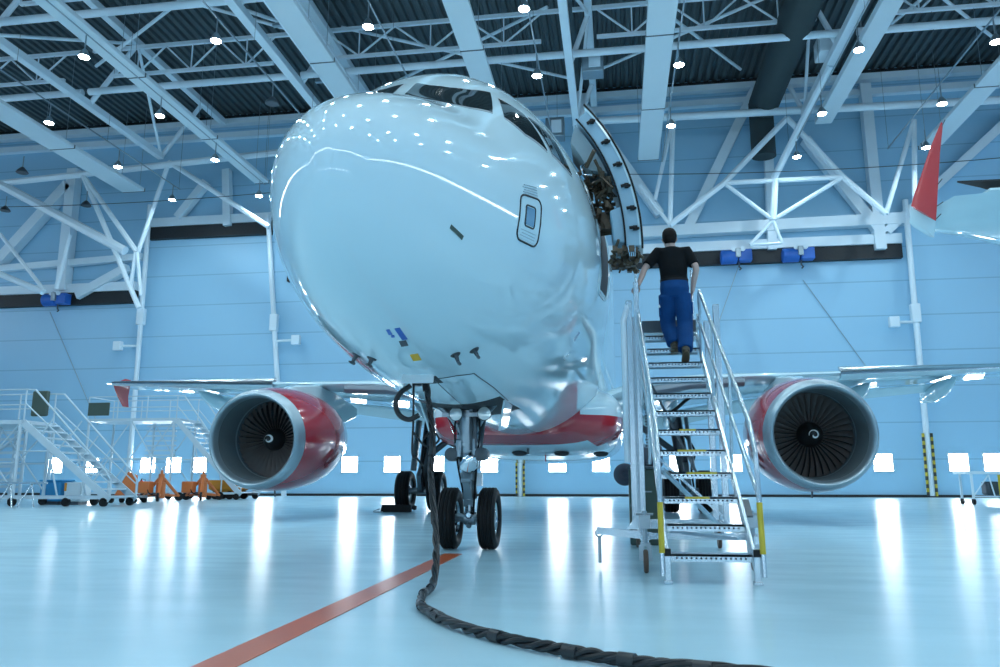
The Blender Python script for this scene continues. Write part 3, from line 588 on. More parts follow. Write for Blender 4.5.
        b.loft(R)
    part('spiral_mark', mat('spiral_white', (.85, .9, .92), .4), EN, swirl, fix=True)
    part('drain_mast', DSTEEL, EN, lambda b: b.tube([O+V((0, 1.3, -1.1)), O+V((0, 1.33, -1.22))], .02, 6))
# tail
part('tail_fin', RED, AC, lambda b: b.loft([[V((w*.5*c, y0+t*(y1-y0), z)) for t, c in ((0, 0), (.15, 1), (.4, 1.2), (1, 0), (.4, -1.2), (.15, -1))] for y0, y1, z, w in ((29.6, 36.3, 5.5, .5), (35.2, 37.4, 11.7, .2))]))
for s in (1, -1): part('tailplane', WHITE, AC, lambda b: b.loft([foil(s*x, y, c, z, .1, 10) for x, y, c, z in ((.3, 31.2, 4.0, 4.9), (6.2, 35, 1.5, 5.2))]))
# wheels
def tyre(b, c, R, w, grooves=4):
    pr = [(-w*.36, R*.58), (-w*.47, R*.68), (-w*.5, R*.8), (-w*.46, R*.92), (-w*.36, R*.985)]
    for i in range(grooves):
        a = -w*.3+w*.6*i/(grooves-1); pr += [(a-.012, R), (a-.006, R*.965), (a+.006, R*.965), (a+.012, R)]
    pr += [(w*.36, R*.985), (w*.46, R*.92), (w*.5, R*.8), (w*.47, R*.68), (w*.36, R*.58)]
    b.lathe(pr, c, (1, 0, 0), 44)
def hub(b, c, R, w, s):
    b.lathe([(-s*w*.3, R*.25), (-s*w*.3, R*.585)], c, (1, 0, 0), 32)
    b.lathe([(s*w*.38, R*.585), (s*w*.36, R*.53), (s*w*.22, R*.48), (s*w*.2, R*.3), (s*w*.34, R*.26), (s*w*.38, R*.16), (s*w*.38, 0)], c, (1, 0, 0), 32)
    b.lathe([(-w*.36, R*.585), (w*.38, R*.585)], c, (1, 0, 0), 32)
    for i in range(9):
        a = 2*pi*i/9; b.lathe([(0, .014), (s*.02, .014), (s*.02, 0)], V(c)+V((s*w*.2, R*.4*cos(a), R*.4*sin(a))), (1, 0, 0), 8)
NG = part('nose_gear', STEEL, AC, lambda b: (b.tube([(0, 5.02, .62), (0, 4.92, 1.3)], .095, 16), b.tube([(0, 4.92, 1.05), (0, 4.85, 1.95)], .115, 16), b.tube([(0, 4.97, 1.0), (0, 4.95, 1.12)], .15, 16), b.tube([(0, 4.93, 1.28), (0, 4.92, 1.42)], .15, 16)))
part('sliding_tube', CHROME, NG, lambda b: b.tube([(0, 5.07, .36), (0, 5.0, .85)], .062, 16))
part('axle', STEEL, NG, lambda b: (b.tube([(-.22, 5.07, .38), (.22, 5.07, .38)], .05, 12), b.lathe([(-.08, .05), (-.07, .085), (.07, .085), (.08, .05)], (0, 5.07, .38), (1, 0, 0), 16, True), b.tube([(0, 5.07, .36), (0, 4.98, .28)], .035, 8), b.tube([(-.06, 5.0, .4), (-.16, 4.98, .42)], .03, 8), b.tube([(.06, 5.0, .4), (.16, 4.98, .42)], .03, 8)))
for s in (1, -1):
    part('tyre', BLACK, NG, lambda b: tyre(b, (s*.25, 5.07, .38), .38, .225)); part('wheel_hub', CHROME, NG, lambda b: hub(b, (s*.25, 5.07, .38), .38, .2, s))
    part('steering_actuator', DSTEEL, NG, lambda b: (b.lathe([(-.1, .06), (-.09, .085), (.08, .085), (.1, .06)], (s*.19, 4.86, 1.17), (0, 1, 0), 16, True), b.tube([(s*.19, 4.9, 1.2), (s*.05, 4.93, 1.2)], .05, 8)))
    part('side_brace', STEEL, NG, lambda b: b.tube([(s*.07, 4.9, 1.42), (s*.2, 4.82, 1.62), (s*.5, 4.72, 1.93)], [.035, .03, .04], 8))
    part('taxi_light', DSTEEL, NG, lambda b: b.lathe([(.1, .05), (.02, .085), (0, .09), (-.01, .082)], (.075+s*.18, 4.62, 1.66), (0, 1, 0), 20))
    part('light_lens', mat('light_glass', (.6, .72, .74), .1, .3), NG, lambda b: b.lathe([(-.012, 0), (0, .082)], (.075+s*.18, 4.62, 1.66), (0, 1, 0), 20))
part('light_bracket', STEEL, NG, lambda b: (b.bar((-.3, 4.74, 1.66), (.3, 4.74, 1.66), .05, .05), b.bar((-.12, 4.7, 1.86), (.12, 4.7, 1.86), .04, .08), b.tube([(-.07, 4.7, 1.7), (-.07, 4.7, 1.9)], .02, 6), b.tube([(.07, 4.7, 1.7), (.07, 4.7, 1.9)], .02, 6)))
part('torque_link', STEEL, NG, lambda b: (b.prism([(-.09, 4.98, 1.02), (.09, 4.98, 1.02), (.035, 4.76, .84), (-.035, 4.76, .84)], (0, .03, .04)), b.prism([(-.07, 5.0, .52), (.07, 5.0, .52), (.035, 4.76, .84), (-.035, 4.76, .84)], (0, .03, .04)), b.tube([(-.06, 4.77, .85), (.06, 4.77, .85)], .03, 8)))
part('lock_stay', CHROME, NG, lambda b: b.lathe([(-.14, .02), (-.1, .1), (0, .13), (.1, .1), (.14, .02)], (.03, 4.84, 1.07), (.3, -.2, 1), 16, True))
part('steering_cylinder', STEEL, NG, lambda b: (b.tube([(-.15, 4.84, 1.3), (.15, 4.84, 1.3)], .06, 12), b.tube([(-.1, 4.8, 1.34), (-.1, 4.8, 1.14)], .04, 8), b.tube([(.1, 4.8, 1.36), (.1, 4.8, 1.16)], .035, 8)))
part('drag_strut', DSTEEL, NG, lambda b: (b.tube([(.12, 4.98, 1.25), (.16, 5.3, 2.0)], .05, 10), b.tube([(-.12, 4.98, 1.25), (-.16, 5.3, 2.0)], .05, 10), b.tube([(.09, 4.95, 1.3), (.1, 4.9, 1.95)], .055, 10)))
part('hydraulic_hose', BLACK, NG, lambda b: (b.tube(spline([(.12, 4.82, 1.86), (.17, 4.78, 1.5), (.13, 4.82, 1.1), (.08, 4.92, .62), (.05, 5.0, .42)]), .013, 6), b.tube(spline([(-.12, 4.82, 1.86), (-.15, 4.78, 1.45), (-.12, 4.84, 1.05), (-.07, 4.95, .7)]), .012, 6)))
part('wire_conduit', DSTEEL, NG, lambda b: (b.tube([(.11, 4.8, 1.2), (.1, 4.78, 1.9)], .03, 8), b.tube([(.06, 4.78, 1.22), (.055, 4.76, 1.9)], .018, 6)))
part('lower_collar', STEEL, NG, lambda b: (b.lathe([(0, .1), (.02, .125), (.09, .125), (.11, .1)], (0, 5.0, .84), (0, -.08, 1), 18, True), b.box((.14, 4.93, .86), (.08, .1, .16))))
part('jack_fitting', CHROME, NG, lambda b: b.lathe([(-.03, .03), (0, .05), (.03, .03)], (0, 4.98, .42), (0, 1, 0), 12, True))
part('torque_tube', RED, NG, lambda b: b.tube([(-.14, 4.78, 1.42), (-.4, 5.2, 1.86)], .022, 8))
NG.location = (.015, 0, 0)
for s in (1, -1): part('nose_gear_door', WHITE, AC, lambda b: b.prism([(s*.53, 4.5, 1.86), (s*.53, 5.2, 1.86), (s*.47, 5.05, 1.5), (s*.43, 4.7, 1.45)], (s*.025, 0, 0)), bevel=.006)
for s in (1, -1):
    X = s*3.8; Y = 17.71
    MG = part('main_gear', DSTEEL, AC, lambda b: (b.tube([(X, Y, .55), (X-s*.12, Y-.02, 1.4), (X-s*.3, Y-.05, 2.75)], [.13, .17, .19], 16), b.tube([(X-s*.1, Y, 1.5), (X-s*1.5, Y+.1, 2.6)], .09, 10)))
    part('axle', STEEL, MG, lambda b: b.tube([(X-.5, Y, .575), (X+.5, Y, .575)], .09, 12))
    for q in (1, -1):
        part('tyre', BLACK, MG, lambda b: tyre(b, (X+q*.465, Y, .575), .575, .42, 4)); part('wheel_hub', STEEL, MG, lambda b: hub(b, (X+q*.465, Y, .575), .575, .38, q))
    part('torque_link', STEEL, MG, lambda b: (b.bar((X, Y-.15, .6), (X-s*.02, Y-.42, 1.0), .12, .05), b.bar((X-s*.06, Y-.18, 1.35), (X-s*.02, Y-.42, 1.0), .12, .05)))
    part('gear_leg_door', mat('gear_door_grey', (.16, .21, .24), .35) if s > 0 else bpy.data.materials['gear_door_grey'], MG, lambda b: b.loft([[V((X+s*(.16+.05*sin(t)), Y-.36+.3*cos(t), z))+V((-s*(z-1)*.1, 0, 0)) for t in [2*pi*i/14 for i in range(14)]] for z in (1.15, 1.3, 2.3, 2.6)]), bevel=.02)
    part('brake_hose', BLACK, MG, lambda b: b.tube(spline([(X-s*.2, Y-.25, 2.3), (X+.2, Y-.34, 1.7), (X+.1, Y-.3, 1.2), (X+.15, Y-.2, .7)]), .03, 6))
# ================================================================== MOBILE STAIRS, PERSON, CABLE
LX, LY, LA, LZ0, LB, LW = 2.63, 1.976, .321, .23, .228, .656     # first tread, going, rise, width
def tread_at(i): return V((LX, LY+LA*i, LZ0+LB*i))
LD = thing('mobile_stairs', 'aluminium mobile stairs with perforated treads standing beside the open cabin door', 'stairs', (LX, LY, 0))
sl = V((0, LA, LB)).normalized()
for s in (1, -1):
    x = LX+s*(LW/2+.03)
    part('stringer', ALU, LD, lambda b: b.bar(V((x, LY-.05, .12)), tread_at(12)+V((x-LX, .1, -.06)), .035, .11), bevel=.005)
    part('foot', ALU, LD, lambda b: (b.bx(x-.026, x+.026, LY-.09, LY-.03, 0.0, .29), b.bx(x-.036, x+.036, LY-.1, LY-.02, 0, .03)), bevel=.006)
    part('foot_cap', BLACK, LD, lambda b: b.bx(x-.028, x+.028, LY-.1, LY-.088, .225, .285))
    xr = LX+s*(LW/2+.075)
    top = [V((xr, 1.86, .07)), V((xr, 1.92, .9)), V((xr, 1.98, 1.1)), V((xr, 2.2, 1.36)), V((xr-.06, 5.0, 3.22)), V((xr-.06, 5.2, 3.28))]
    part('handrail', ALU, LD, lambda b: b.tube([top[0], top[1]]+spline(top[1:4], 4)[1:]+[top[4]], .021, 10))
    part('painted_post', YEL, LD, lambda b: b.tube([V((xr, 1.874, .25)), V((xr, 1.903, .66))], .0245, 10))
    part('mid_rail', ALU, LD, lambda b: b.tube([V((xr, 1.95, .72)), V((xr-.06, 5.35, 2.98))], .018, 10))
    for y in (3.05, 4.1, 5.0):
        k = (y-2.2)/2.8; zt = 1.36+1.86*k; part('rail_post', ALU, LD, lambda b: b.tube([V((xr-.06*k, y+.16, zt-.92)), V((xr-.06*k, y, zt))], .016, 8))
    # platform rails
    part('platform_rail', ALU, LD, lambda b: b.tube(spline([(xr-.06, 5.0, 3.22), (xr-.05, 5.2, 3.1), (xr, 5.55, 3.05)], 5)+[V((xr, 6.5, 3.05))], .02, 8))
    for y in (5.9, 6.5): part('rail_post', ALU, LD, lambda b: b.tube([(xr, y, 2.9), (xr, y, 3.05 if y < 6 else 3.9)], .02, 8))
for i in range(12):
    c = tread_at(i)
    def tr(b):
        w = LW/2
        b.bx(c.x-w, c.x+w, c.y-.02, c.y+.2, c.z-.012, c.z+.006); b.bx(c.x-w, c.x+w, c.y-.02, c.y-.008, c.z-.055, c.z+.006); b.bx(c.x-w, c.x+w, c.y+.19, c.y+.2, c.z-.05, c.z)
        b.m = 1
        for j in range(15): b.lathe([(0, .009), (-.002, .009), (-.002, 0)], (c.x-w+.05+j*(LW-.1)/14, c.y-.02, c.z-.026), (0, 1, 0), 8)
        b.m = 2
        if 2 <= i <= 5: b.bx(c.x-.14+.05*(i % 2), c.x+.2-.06*(i % 3), c.y-.024, c.y-.018, c.z-.012, c.z+.008)
    part('tread', [ALU, HOLE, YEL], LD, tr, smooth=30)
part('platform_deck', ALU, LD, lambda b: b.bx(LX-.42, LX+.42, 5.8, 6.6, 2.9, 2.97), bevel=.008)
part('toe_board', DSTEEL, LD, lambda b: b.bx(LX-.36, LX+.36, 5.74, 5.79, 2.84, 3.0), bevel=.004)
# masts, base frame and wheels
for x, y in ((2.07, 4.5), (2.16, 5.5), (3.1, 5.5), (3.1, 4.5)):
    part('mast', ALU, LD, lambda b: b.bx(x-.035, x+.035, y-.035, y+.035, .33, 2.92 if x > 3 else 3.0), bevel=.006)
part('mast', PAINT, LD, lambda b: b.tube([(2.0, 4.45, 1.05), (2.0, 4.45, 2.75), (2.06, 4.5, 2.95)], .035, 8))
part('mast', ALU, LD, lambda b: b.bx(2.13, 2.19, 4.35, 4.41, .33, 3.2), bevel=.006)
part('chain', DSTEEL, LD, lambda b: [b.box((2.23, 4.42, 1.0+.035*i), (.02+.012*(i % 2), .02, .024)) for i in range(22)])
part('base_frame', ALU, LD, lambda b: (b.bar((1.66, 3.3, .345), (2.2, 3.2, .3), .07, .07), b.bar((2.12, 2.72, .3), (2.12, 5.6, .33), .07, .07), b.bar((3.14, 2.72, .3), (3.14, 5.6, .33), .07, .07), b.bar((2.12, 5.5, .33), (3.14, 5.5, .33), .06, .06), b.bar((2.12, 4.5, .33), (3.14, 4.5, .33), .06, .06), b.bar((2.12, 3.2, .3), (3.14, 3.2, .3), .06, .06), b.prism([(1.95, 3.26, .36), (2.12, 3.26, .36), (2.12, 3.26, .56)], (0, .02, 0))))
part('brace', ALU, LD, lambda b: b.bar((2.16, 4.5, 1.3), (3.1, 4.5, .4), .04, .03)); part('brace', ALU, LD, lambda b: b.bar((2.4, 3.3, .34), (2.95, 2.6, .32), .03, .03)); part('brace', ALU, LD, lambda b: b.bar((2.3, 2.75, .95), (2.95, 3.9, .36), .04, .03)); part('brace', DSTEEL, LD, lambda b: b.bar((2.3, 5.45, 2.2), (2.9, 5.45, .9), .04, .03))
part('cable_loop', BLACK, LD, lambda b: b.tube(spline([(2.2, 4.5, 1.9), (2.3, 4.4, 1.65), (2.5, 4.4, 1.62), (2.75, 4.42, 1.8), (2.95, 4.45, 1.84)]), .02, 6))
for x, y in ((2.12, 2.7), (3.14, 3.0), (2.12, 5.6), (3.14, 5.6)):
    part('fork', STEEL, LD, lambda b: (b.bar((x-.035, y, .11), (x-.035, y, .25), .012, .05), b.bar((x+.035, y, .11), (x+.035, y, .25), .012, .05), b.bx(x-.045, x+.045, y-.045, y+.045, .24, .27)))
    part('caster_wheel', BROWN, LD, lambda b: b.lathe([(-.022, .05), (-.022, .095), (-.012, .105), (.012, .105), (.022, .095), (.022, .05)], (x, y, .105), (1, 0, 0), 24, True))
    part('jack_screw', STEEL, LD, lambda b: (b.tube([(x, y, .26), (x, y, .56)], .022, 8), b.bx(x-.05, x+.05, y-.05, y+.05, .4, .52), b.tube([(x-.08, y, .53), (x+.08, y, .53)], .012, 6)))
SB = part('tie_strap', mat('grey_strap', (.35, .45, .5), .6), LD, lambda b: b.bx(1.665, 1.7, 3.27, 3.285, .03, .29))
part('strap_ring', STEEL, SB, lambda b: b.torus((1.68, 3.28, .32), (0, 1, 0), .035, .008, 20, 6))
part('label_plate', DSTEEL, LD, lambda b: (b.bar((3.03, 2.55, .52), (3.03, 2.75, .66), .1, .02),))
# green unit behind the masts
t = thing('ground_unit', 'dark green equipment cabinet with grey rolls on top behind the stairs masts', 'equipment cabinet', (2.2, 6.1, 0))
part('cabinet', GREENB, t, lambda b: b.bx(2.03, 2.42, 5.95, 6.5, .0, 1.0), bevel=.02)
part('lid', DSTEEL, t, lambda b: b.bx(2.01, 2.44, 5.93, 6.52, 1.0, 1.04), bevel=.01)
part('hose_roll', mat('slate_roll', (.07, .085, .12), .6), t, lambda b: (b.torus((1.98, 6.2, .93), (0, 1, 0), .085, .07, 28, 12), b.lathe([(-.05, .05), (.05, .05)], (1.98, 6.2, .93), (0, 1, 0), 16, True)))
part('hose_roll', bpy.data.materials['slate_roll'], t, lambda b: b.lathe([(-.2, .02), (-.2, .13), (-.18, .15), (.18, .15), (.2, .13), (.2, .02)], (2.3, 6.2, 1.18), (1, 0, 0), 24, True))
part('handle', STEEL, t, lambda b: b.tube([(2.12, 5.94, .7), (2.12, 5.9, .7), (2.32, 5.9, .7), (2.32, 5.94, .7)], .012, 6))

# ---- person climbing the stairs
def remesh(o, vox, it=6):
    r = o.modifiers.new('join', 'REMESH'); r.mode = 'VOXEL'; r.voxel_size = vox; r.use_smooth_shade = True
    s = o.modifiers.new('soft', 'SMOOTH'); s.iterations = it; s.factor = .5
    dg = bpy.context.evaluated_depsgraph_get(); me = bpy.data.meshes.new_from_object(o.evaluated_get(dg)); o.modifiers.clear(); me.name = o.name
    old = o.data; o.data = me; bpy.data.meshes.remove(old); return o
PB = tread_at(9)
PE = thing('person', 'man in black t-shirt and blue work trousers climbing the stairs, one hand on the rail', 'person', (LX+.05, PB.y+.05, PB.z+.006))
px0 = LX+.05
hipz = 3.24
K = dict(hipL=V((px0-.095, 5.17, hipz)), hipR=V((px0+.095, 5.17, hipz)), kneeL=V((px0-.09, 5.30, 2.85)), kneeR=V((px0+.115, 5.16, 2.82)), ankL=V((px0-.035, 5.13, 2.56)), ankR=V((px0+.085, 4.93, 2.455)),
         pel=V((px0, 5.17, 3.29)), waist=V((px0, 5.2, 3.46)), chest=V((px0-.01, 5.24, 3.735)), neck=V((px0-.02, 5.25, 3.905)), head=V((px0-.03, 5.27, 4.01)),
         shL=V((px0-.19, 5.24, 3.815)), shR=V((px0+.185, 5.24, 3.815)), elL=V((px0-.37, 5.17, 3.585)), elR=V((px0+.285, 5.15, 3.56)), wrL=V((px0-.465, 5.06, 3.335)), wrR=V((px0+.235, 5.28, 3.27)))
def oval(c, rx, ry, n=20, yaw=0): return [V(c)+V((rx*cos(2*pi*i/n), ry*sin(2*pi*i/n), 0)) for i in range(n)]
def torso(b, g=0):
    b.loft([oval(c, rx+g, ry+g) for c, rx, ry in ((K['pel']+V((0, 0, -.1)), .13, .09), (K['pel'], .17, .115), (K['pel']+V((0, 0, .09)), .165, .105), (K['waist'], .15, .098), (K['waist']+V((0, 0, .12)), .165, .105), (K['chest'], .185, .11), (K['chest']+V((0, 0, .08)), .18, .1), (K['neck']+V((0, 0, -.05)), .09, .07))])
def limb(b, pts, r): b.tube(spline(pts, 5), [r[int(i/5)]+(r[min(int(i/5)+1, len(r)-1)]-r[int(i/5)])*((i % 5)/5) for i in range(5*(len(pts)-1)+1)], 14)
def bodyfn(b):
    torso(b, -.01)
    for s in 'LR':
        limb(b, [K['hip'+s], K['hip'+s].lerp(K['knee'+s], .5), K['knee'+s], K['knee'+s].lerp(K['ank'+s], .35)+V((0, -.02, 0)), K['ank'+s]], [.085, .075, .055, .055, .04])
        limb(b, [K['sh'+s], K['sh'+s].lerp(K['el'+s], .5), K['el'+s], K['el'+s].lerp(K['wr'+s], .4), K['wr'+s]], [.058, .05, .042, .041, .028])
        b.lathe([(-.06, .0), (-.05, .035), (0, .06), (.05, .035), (.06, 0)], K['sh'+s], (1, 0, 0), 14)
    b.tube([K['neck']+V((0, 0, -.08)), K['neck'], K['head']+V((0, 0, -.05))], [.08, .066, .064], 14)
    H = K['head']
    for r_ in ((0,),):
        b.loft([oval(H+V((0, dy, dz*1.06)), rx*1.14, ry*1.08, 18) for dz, rx, ry, dy in ((-.125, .02, .02, .05), (-.115, .045, .05, .035), (-.08, .06, .08, .015), (-.03, .07, .092, .0), (.03, .077, .1, -.005), (.08, .07, .09, -.005), (.115, .045, .06, -.005), (.13, .01, .015, 0))])
    b.lathe([(-.02, 0), (0, .014), (.03, .005)], H+V((0, .1, -.03)), (0, 1, -.4), 10, True)      # nose
    for s in (1, -1): b.lathe([(-.012, .01), (0, .03), (.012, .022)], H+V((s*.092, .0, -.015)), (1, 0, 0), 12, True)  # ears
BODY = part('body', mat('skin', (.5, .36, .32), .55, 0, 0, .05, 8), PE, bodyfn); remesh(BODY, .012, 4)
def hand(b, w, d, up, curl, thumb):                            # palm with four bent fingers and a thumb, closing on the rail
    x = d.normalized(); n = up.normalized(); sd = x.cross(n).normalized()
    b.loft([[w+x*t+sd*(hw*cos(a))+n*(.014*sin(a)) for a in [2*pi*i/14 for i in range(14)]] for t, hw in ((-.02, .026), (.02, .034), (.06, .042), (.09, .04))])
    for i, L in enumerate((.07, .08, .075, .058)):
        o = w+x*.085+sd*(.031-.021*i); p1 = o+x*L*.45-n*.008; p2 = p1+(x*cos(curl)-n*sin(curl))*L*.35; p3 = p2+(x*cos(curl*2)-n*sin(curl*2))*L*.32
        b.tube([o-x*.02, o, p1, p2, p3], [.009, .0095, .009, .008, .006], 8)
    o = w+x*.03+sd*.032*thumb; b.tube([o-sd*.01*thumb, o+x*.025+sd*.022*thumb-n*.008, o+x*.05+sd*.026*thumb-n*.028, o+x*.062+sd*.018*thumb-n*.042], [.011, .011, .009, .007], 8)
part('left_hand', bpy.data.materials['skin'], BODY, lambda b: hand(b, K['wrL'], V((-.05, .07, -.04)), V((-.3, .5, .75)), .9, 1))
part('right_hand', bpy.data.materials['skin'], BODY, lambda b: hand(b, K['wrR'], V((-.03, .05, -.08)), V((1, .2, .1)), .5, 1))
def shirt(b):
    b.loft([oval(c, rx, ry, 26) for c, rx, ry in ((K['pel']+V((0, 0, .1)), .182, .125), (K['waist'], .172, .12), (K['waist']+V((0, 0, .1)), .18, .122), (K['chest'], .2, .126), (K['chest']+V((0, 0, .07)), .2, .115), (K['chest']+V((0, 0, .12)), .15, .1), (K['neck']+V((0, 0, -.02)), .075, .07))])
    for s in 'LR':
        e = K['sh'+s].lerp(K['el'+s], .8); b.tube([K['sh'+s].lerp(K['chest'], .35), K['sh'+s], K['sh'+s].lerp(K['el'+s], .4), e], [.095, .08, .074, .07], 16)
SH = part('t_shirt', mat('black_cotton', (.006, .008, .01), .9, 0, 0, .2, 20, .2, spec=.15), PE, shirt); remesh(SH, .011, 5)
def pants(b):
    b.loft([oval(c, rx, ry, 24) for c, rx, ry in ((K['pel']+V((0, 0, -.12)), .165, .12), (K['pel']+V((0, -.01, 0)), .19, .14), (K['pel']+V((0, 0, .12)), .176, .12))])
    for s in 'LR': limb(b, [K['hip'+s]+V((0, 0, -.02)), K['hip'+s].lerp(K['knee'+s], .5), K['knee'+s], K['knee'+s].lerp(K['ank'+s], .5)+V((0, -.01, 0)), K['ank'+s]+V((0, 0, .0))], [.115, .11, .1, .098, .095])
TR = part('work_trousers', mat('blue_workwear', (.005, .055, .19), .85, 0, 0, .25, 9, .3, spec=.2), PE, pants); remesh(TR, .012, 5)
part('belt', BLACK, TR, lambda b: b.loft([oval(K['pel']+V((0, 0, z)), .181, .127, 26) for z in (.1, .13)]))
part('thigh_pocket', bpy.data.materials['blue_workwear'], TR, lambda b: b.box(K['hipL'].lerp(K['kneeL'], .55)+V((-.095, 0, 0)), (.03, .12, .15)), bevel=.012); part('thigh_pocket', bpy.data.materials['blue_workwear'], TR, lambda b: b.box(K['hipR'].lerp(K['kneeR'], .5)+V((.1, 0, 0)), (.03, .12, .16)), bevel=.012)
part('pocket_tag', WHITEP, TR, lambda b: b.box(K['hipL'].lerp(K['kneeL'], .5)+V((-.105, -.05, .03)), (.03, .03, .04)), bevel=.006)
BOOT = mat('olive_boot', (.06, .055, .04), .65, 0, 0, .2, 12)
for s, tip in (('R', 30), ('L', -2)):
    a = K['ank'+s]; R = M.Rotation(RAD(-tip), 3, 'X')
    def boot(b):
        prof = ((-.085, .034, .05), (-.06, .042, .062), (0, .045, .075), (.07, .045, .055), (.14, .05, .042), (.19, .042, .034), (.21, .02, .02))
        b.loft([[a+R @ V((w*cos(t), y, -.07+max(-.02, h*sin(t))+h*.2)) for t in [2*pi*i/16 for i in range(16)]] for y, w, h in prof])
        b.tube([a+R @ V((0, -.01, -.05)), a+V((0, 0, .07))], [.05, .052], 14)
    BT = part('boot', BOOT, PE, boot); remesh(BT, .009, 3)
    part('sole', mat('brown_sole', (.1, .075, .045), .8) if s == 'R' else bpy.data.materials['brown_sole'], BT, lambda b: b.loft([[a+R @ V((w*cos(t), y0+ly*sin(t), z)) for t in [2*pi*i/22 for i in range(22)]] for z, w, y0, ly in ((-.105, .044, .06, .15), (-.08, .05, .06, .155))]))
def hair(b):
    H = K['head']
    b.loft([oval(H+V((0, dy, dz*1.06)), rx*1.14, ry*1.08, 20) for dz, rx, ry, dy in ((-.075, .055, .05, -.048), (-.03, .079, .075, -.035), (.03, .086, .088, -.025), (.08, .08, .09, -.012), (.122, .056, .066, -.006), (.142, .015, .02, 0))])
HR = part('hair', mat('dark_hair', (.006, .005, .005), .7, 0, 0, .3, 40, .4, spec=.2), PE, hair); remesh(HR, .01, 3)

# ---- ground power cable hanging from the nose and lying on the floor
CP = [V((.05, 2.47, 1.80)), V((.11, 2.42, 1.51)), V((.17, 2.3, 1.22)), V((.2, 2.1, .93)), V((.27, 1.9, .67)), V((.38, 1.6, .31)), V((.43, 1.3, .06)), V((.47, .78, .034)), V((.58, .3, .034)), V((.73, -.01, .034)), V((.91, -.3, .034)), V((1.13, -.57, .034)), V((1.36, -.79, .034)), V((1.58, -.96, .034)), V((1.78, -1.08, .034)), V((1.97, -1.17, .034)), V((2.2, -1.25, .034)), V((2.6, -1.36, .034))]
C2 = spline(CP, 14)
CB = thing('power_cable', 'twisted black ground power cable hanging from the nose and lying across the floor', 'cable', (.5, .6, 0))
CABM = mat('cable_rubber', (.006, .009, .012), .4, 0, 0, .3, 14)
for q in range(4):
    def strand(b):
        L = []
        for i, p in enumerate(C2):
            d = (C2[min(i+1, len(C2)-1)]-C2[max(i-1, 0)]).normalized(); x, u = frame(d); a = i*.30+q*pi/2+.5*sin(i*.23+q); r = .0175+.003*sin(i*.4+q*2)
            o = p+x*(r*cos(a))+u*(r*sin(a)); o.z = max(o.z, .0145); L.append(o)
        b.tube(L, .0142, 8)
    part('strand', CABM, CB, strand)
for i in (34, 62, 88, 96, 112, 126, 131, 160, 186, 205, 225):
    d = (C2[i+1]-C2[i-1]).normalized(); part('binding', mat('cable_tape', (.018, .023, .027), .35) if i == 34 else bpy.data.materials['cable_tape'], CB, lambda b: b.tube([C2[i]-d*.04, C2[i]+d*.04], .0335, 12))
part('plug', BLACK, CB, lambda b: b.tube([(.045, 2.47, 1.82), (.06, 2.46, 1.70)], [.04, .035], 12))
part('loop', CABM, CB, lambda b: b.tube(spline([(-.1, 2.47, 1.76), (-.2, 2.45, 1.68), (-.24, 2.44, 1.58), (-.2, 2.43, 1.47), (-.1, 2.42, 1.42), (.0, 2.42, 1.46)]), .026, 8))
part('thin_wire', CABM, CB, lambda b: b.tube(spline([(-.07, 2.46, 1.78), (-.06, 2.44, 1.4), (-.06, 2.43, 1.1), (0, 2.4, 1.04), (.06, 2.38, .98)]), .011, 6))
part('thin_wire', CABM, CB, lambda b: b.tube(spline([(-.06, 2.44, 1.3), (.08, 2.42, 1.16), (.2, 2.42, 1.22), (.14, 2.42, 1.3), (.05, 2.42, 1.24)]), .011, 6))
# ---- wheel chock
t = thing('wheel_chock', 'black rubber wheel chock lying against the left main wheel', 'wheel chock', (-4.25, 16.95, 0))
part('wedge', BLACK, t, lambda b: b.prism([(-4.75, 16.85, 0), (-4.75, 17.12, 0), (-4.75, 17.06, .2), (-4.75, 16.95, .2)], (.85, 0, 0)), bevel=.02)
part('end_cap', DARK, t, lambda b: b.lathe([(0, .05), (.06, .07), (.12, .05)], (-3.86, 16.98, .12), (1, 0, 0), 12, True))
part('rope', STEEL, t, lambda b: b.tube(spline([(-4.75, 16.9, .1), (-4.9, 16.7, .03), (-4.8, 16.55, .015), (-4.6, 16.6, .015)]), .012, 6))

# ---- wing of another aircraft at the right
OW = thing('aircraft_wing', 'white wing tip of another aircraft with a red upturned winglet at right', 'airplane', (10.5, 16, 7.2))
def ow(b):
    R = []
    for x, y1, ch, z in ((10.6, 18.3, .5, 8.22), (10.68, 18.55, .9, 8.24), (10.84, 18.75, .85, 8.24), (11.08, 18.95, 1.0, 8.22), (11.25, 19.05, 2.0, 8.2), (12.3, 19.6, 2.75, 8.2), (14.1, 20.9, 3.8, 8.2), (18, 23.0, 5.4, 8.1), (24, 26.2, 7.8, 8.0)):
        R.append([V((x, y1-t*ch, z+h*ch*.055+.35*t)) for t, h in ((0, 0), (.04, .7), (.2, 1.1), (.5, .9), (1, .0), (.75, -.35), (.5, -.65), (.2, -.8), (.04, -.5))])
    b.loft(R)
part('wing', WHITE, OW, ow, smooth=60)
def wl(b):
    R = []
    for le, te, w in (((911, 206, 17.95), (936, 221, 18.05), .07), ((914, 195, 17.9), (937, 206, 18.0), .06), ((920, 178, 17.8), (938, 186, 17.9), .05), ((930, 148, 17.65), (940, 153, 17.75), .035), ((941, 122, 17.5), (943, 124, 17.55), .015)):
        A = py(le[0], le[1], le[2]-.35); B = py(te[0], te[1], te[2]-.35); n = V((-.3, -.95, .1)); R.append([A.lerp(B, t)+n*(e*w) for t, e in ((0, 0), (.15, .8), (.5, 1), (1, 0), (.5, -1), (.15, -.8))])
    b.loft(R)
